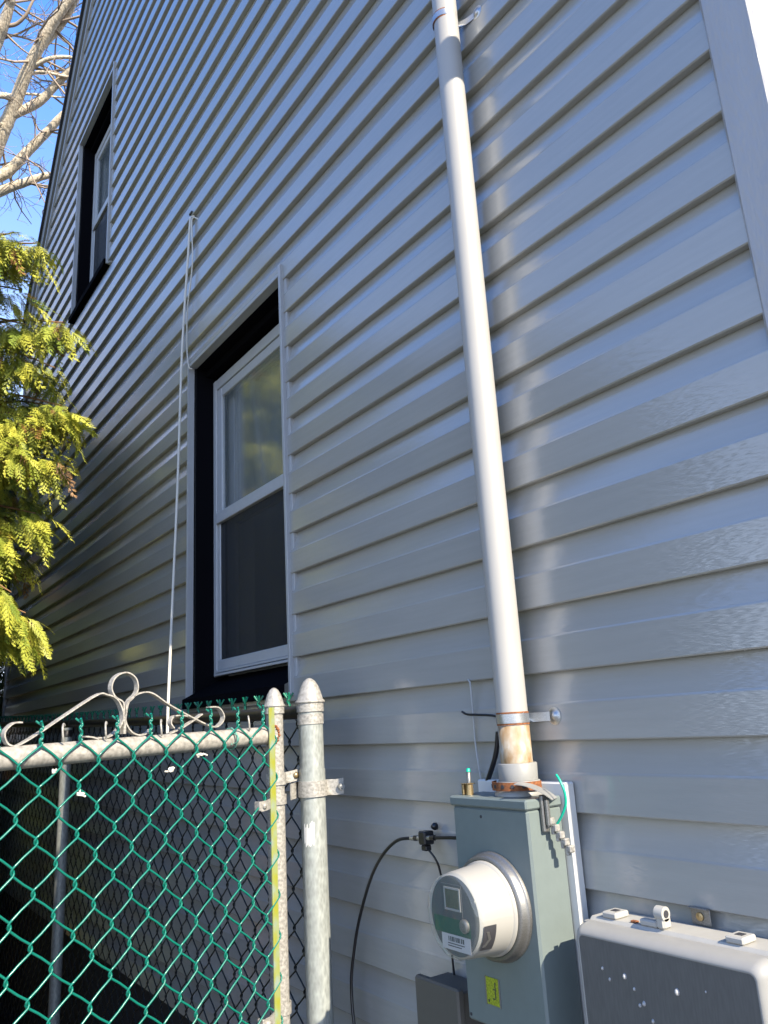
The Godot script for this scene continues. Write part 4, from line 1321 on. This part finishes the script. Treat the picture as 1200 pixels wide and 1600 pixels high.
	limb(st, f.call([[-8.10, 7.39, -0.06], [-8.0, 7.42, -0.22], [-7.95, 7.42, -0.40], [-7.92, 7.44, -0.56], [-7.8, 7.5, -1.1]]), 0.042, 0.022, 8)
	limb(st, f.call([[-8.25, 7.23, -0.03], [-8.20, 7.25, -0.18], [-8.15, 7.26, -0.32], [-8.12, 7.28, -0.45], [-8.0, 7.4, -0.9]]), 0.035, 0.015, 7)
	build("side_limb", st, M.bark, t)
	st = mb()
	for i in 24:
		var p: Vector3 = main[rng.randi_range(8, main.size() - 1)]
		twigs(st, p, Vector3(rng.randfn(0.1, 0.6), rng.randfn(0.15, 0.6), rng.randfn(-0.2, 0.8)).normalized(), rng.randf_range(0.7, 1.7), 0.016, 2)
	for q in [[-8.4, 6.988, -0.388], [-8.62, 6.753, -0.2], [-8.7, 6.6, -0.44], [-8.05, 7.39, -0.394], [-7.85, 7.57, -0.55], [-8.8, 6.5, -0.25], [-8.17, 7.2, -0.57]]:
		for k in 3:
			twigs(st, f.call([q])[0], Vector3(rng.randfn(0.1, 0.6), rng.randfn(-0.1, 0.6), rng.randfn(-0.2, 0.7)).normalized(), rng.randf_range(0.5, 1.2), 0.013, 2)
	build("twigs", st, M.twig, t)
	t.get_node("twigs").set_meta("kind", "stuff")
	# second, nearer limb at the upper left belongs to another bare tree
	t = thing("bare_tree", "second bare tree, its pale trunk cut by the top left corner", "tree", Vector3(-9.0, 0, 1.6))
	o = Vector3(-9.0, 0, 1.6)
	f = func(q: Array) -> Array:
		var r := []
		for p in q: r.append(Vector3(p[0], p[1] + H, p[2]) - Vector3(-9.0, 0, 1.6))
		return r
	st = mb()
	var m2: Array = limb(st, f.call([[-9.0, -1.8, 1.6], [-8.9, 2.0, 1.3], [-8.6, 5.2, 0.75], [-8.25, 7.0, 0.36], [-8.058, 7.491, 0.283], [-7.86, 7.694, 0.233], [-7.713, 7.8385, 0.204], [-7.573, 7.974, 0.193], [-7.0, 8.8, 0.1], [-6.4, 9.8, 0.0]]), 0.20, 0.05, 14)
	build("trunk", st, M.bark, t)
	st = mb()
	limb(st, f.call([[-7.86, 7.694, 0.233], [-7.80, 7.72, 0.12], [-7.70, 7.80, 0.04], [-7.62, 7.92, 0.0], [-7.5, 8.2, -0.1]]), 0.05, 0.02, 8)
	limb(st, f.call([[-7.90, 7.66, 0.22], [-7.92, 7.60, 0.12], [-7.93, 7.54, 0.0], [-7.95, 7.53, -0.1]]), 0.034, 0.012, 7)
	for i in 8:
		var p: Vector3 = m2[rng.randi_range(24, m2.size() - 1)]
		twigs(st, p, Vector3(rng.randfn(0.2, 0.6), rng.randfn(0.1, 0.6), rng.randfn(-0.4, 0.7)).normalized(), rng.randf_range(0.7, 1.5), 0.014, 2)
	build("twigs", st, M.twig, t)
	t.get_node("twigs").set_meta("kind", "stuff")

func make_ground() -> void:
	var st := mb()
	var n := 24
	for i in n:
		for j in n:
			var a := Vector3(-80.0 + i * 160.0 / n, 0, -80.0 + j * 160.0 / n)
			var s := 160.0 / n
			quad(st, a, a + Vector3(0, 0, s), a + Vector3(s, 0, s), a + Vector3(s, 0, 0))
	tag(build("ground", st, M.ground), "", "", "", "structure")
	st = mb()
	rbox(st, Vector3(-1.35, -0.1, 0.78), Vector3(7.0, 0.012, 6.5), 0.006)
	tag(build("driveway", st, M.drive), "", "", "", "structure")
	st = mb()
	rbox(st, Vector3(-9.0, -0.1, -0.028), Vector3(-0.4, 0.02, 0.75), 0.01)
	tag(build("planting_bed", st, M.mulch), "", "", "", "structure")

func _ready() -> void:
	# camera
	var cam := Camera3D.new()
	cam.name = "camera"
	cam.fov = rad_to_deg(2.0 * atan(800.0 / 1225.5))
	cam.near = 0.05
	cam.far = 400.0
	cam.basis = Basis.from_euler(Vector3(0.2610, 0.9443, -0.0599))
	cam.position = Vector3(0, 0.053 + H, 1.1479)
	add_child(cam)
	cam.current = true
	# sky
	var we := WorldEnvironment.new()
	we.name = "environment"
	var env := Environment.new()
	env.background_mode = Environment.BG_SKY
	var sky := Sky.new()
	var sm := ProceduralSkyMaterial.new()
	sm.sky_top_color = lin(0.019, 0.090, 0.290)
	sm.sky_horizon_color = lin(0.70, 0.80, 0.93)
	sm.sky_curve = 0.22
	sm.ground_bottom_color = Color(0.25, 0.24, 0.2)
	sm.ground_horizon_color = Color(0.55, 0.58, 0.6)
	sm.sun_angle_max = 12.0
	sky.sky_material = sm
	env.sky = sky
	env.background_energy_multiplier = 1.0
	env.tonemap_mode = Environment.TONE_MAPPER_LINEAR
	env.tonemap_exposure = 4.4
	env.ssao_enabled = true
	env.ssil_enabled = true
	env.sdfgi_enabled = true
	we.environment = env
	add_child(we)
	# sun: from the front of the house, just behind the plane of the wall
	var sun := DirectionalLight3D.new()
	sun.name = "sun"
	sun.light_energy = 0.86
	sun.light_color = Color(1.0, 0.95, 0.86)
	sun.light_angular_distance = 0.5
	sun.shadow_enabled = true
	var el := deg_to_rad(35.0)
	var az := deg_to_rad(-1.6)
	var to_sun := Vector3(cos(el) * cos(az), sin(el), cos(el) * sin(az))
	sun.look_at_from_position(to_sun * 30.0, Vector3.ZERO, Vector3.UP)
	add_child(sun)

	make_materials()
	make_ground()
	make_house()
	make_utilities()
	make_fence()
	make_trees()
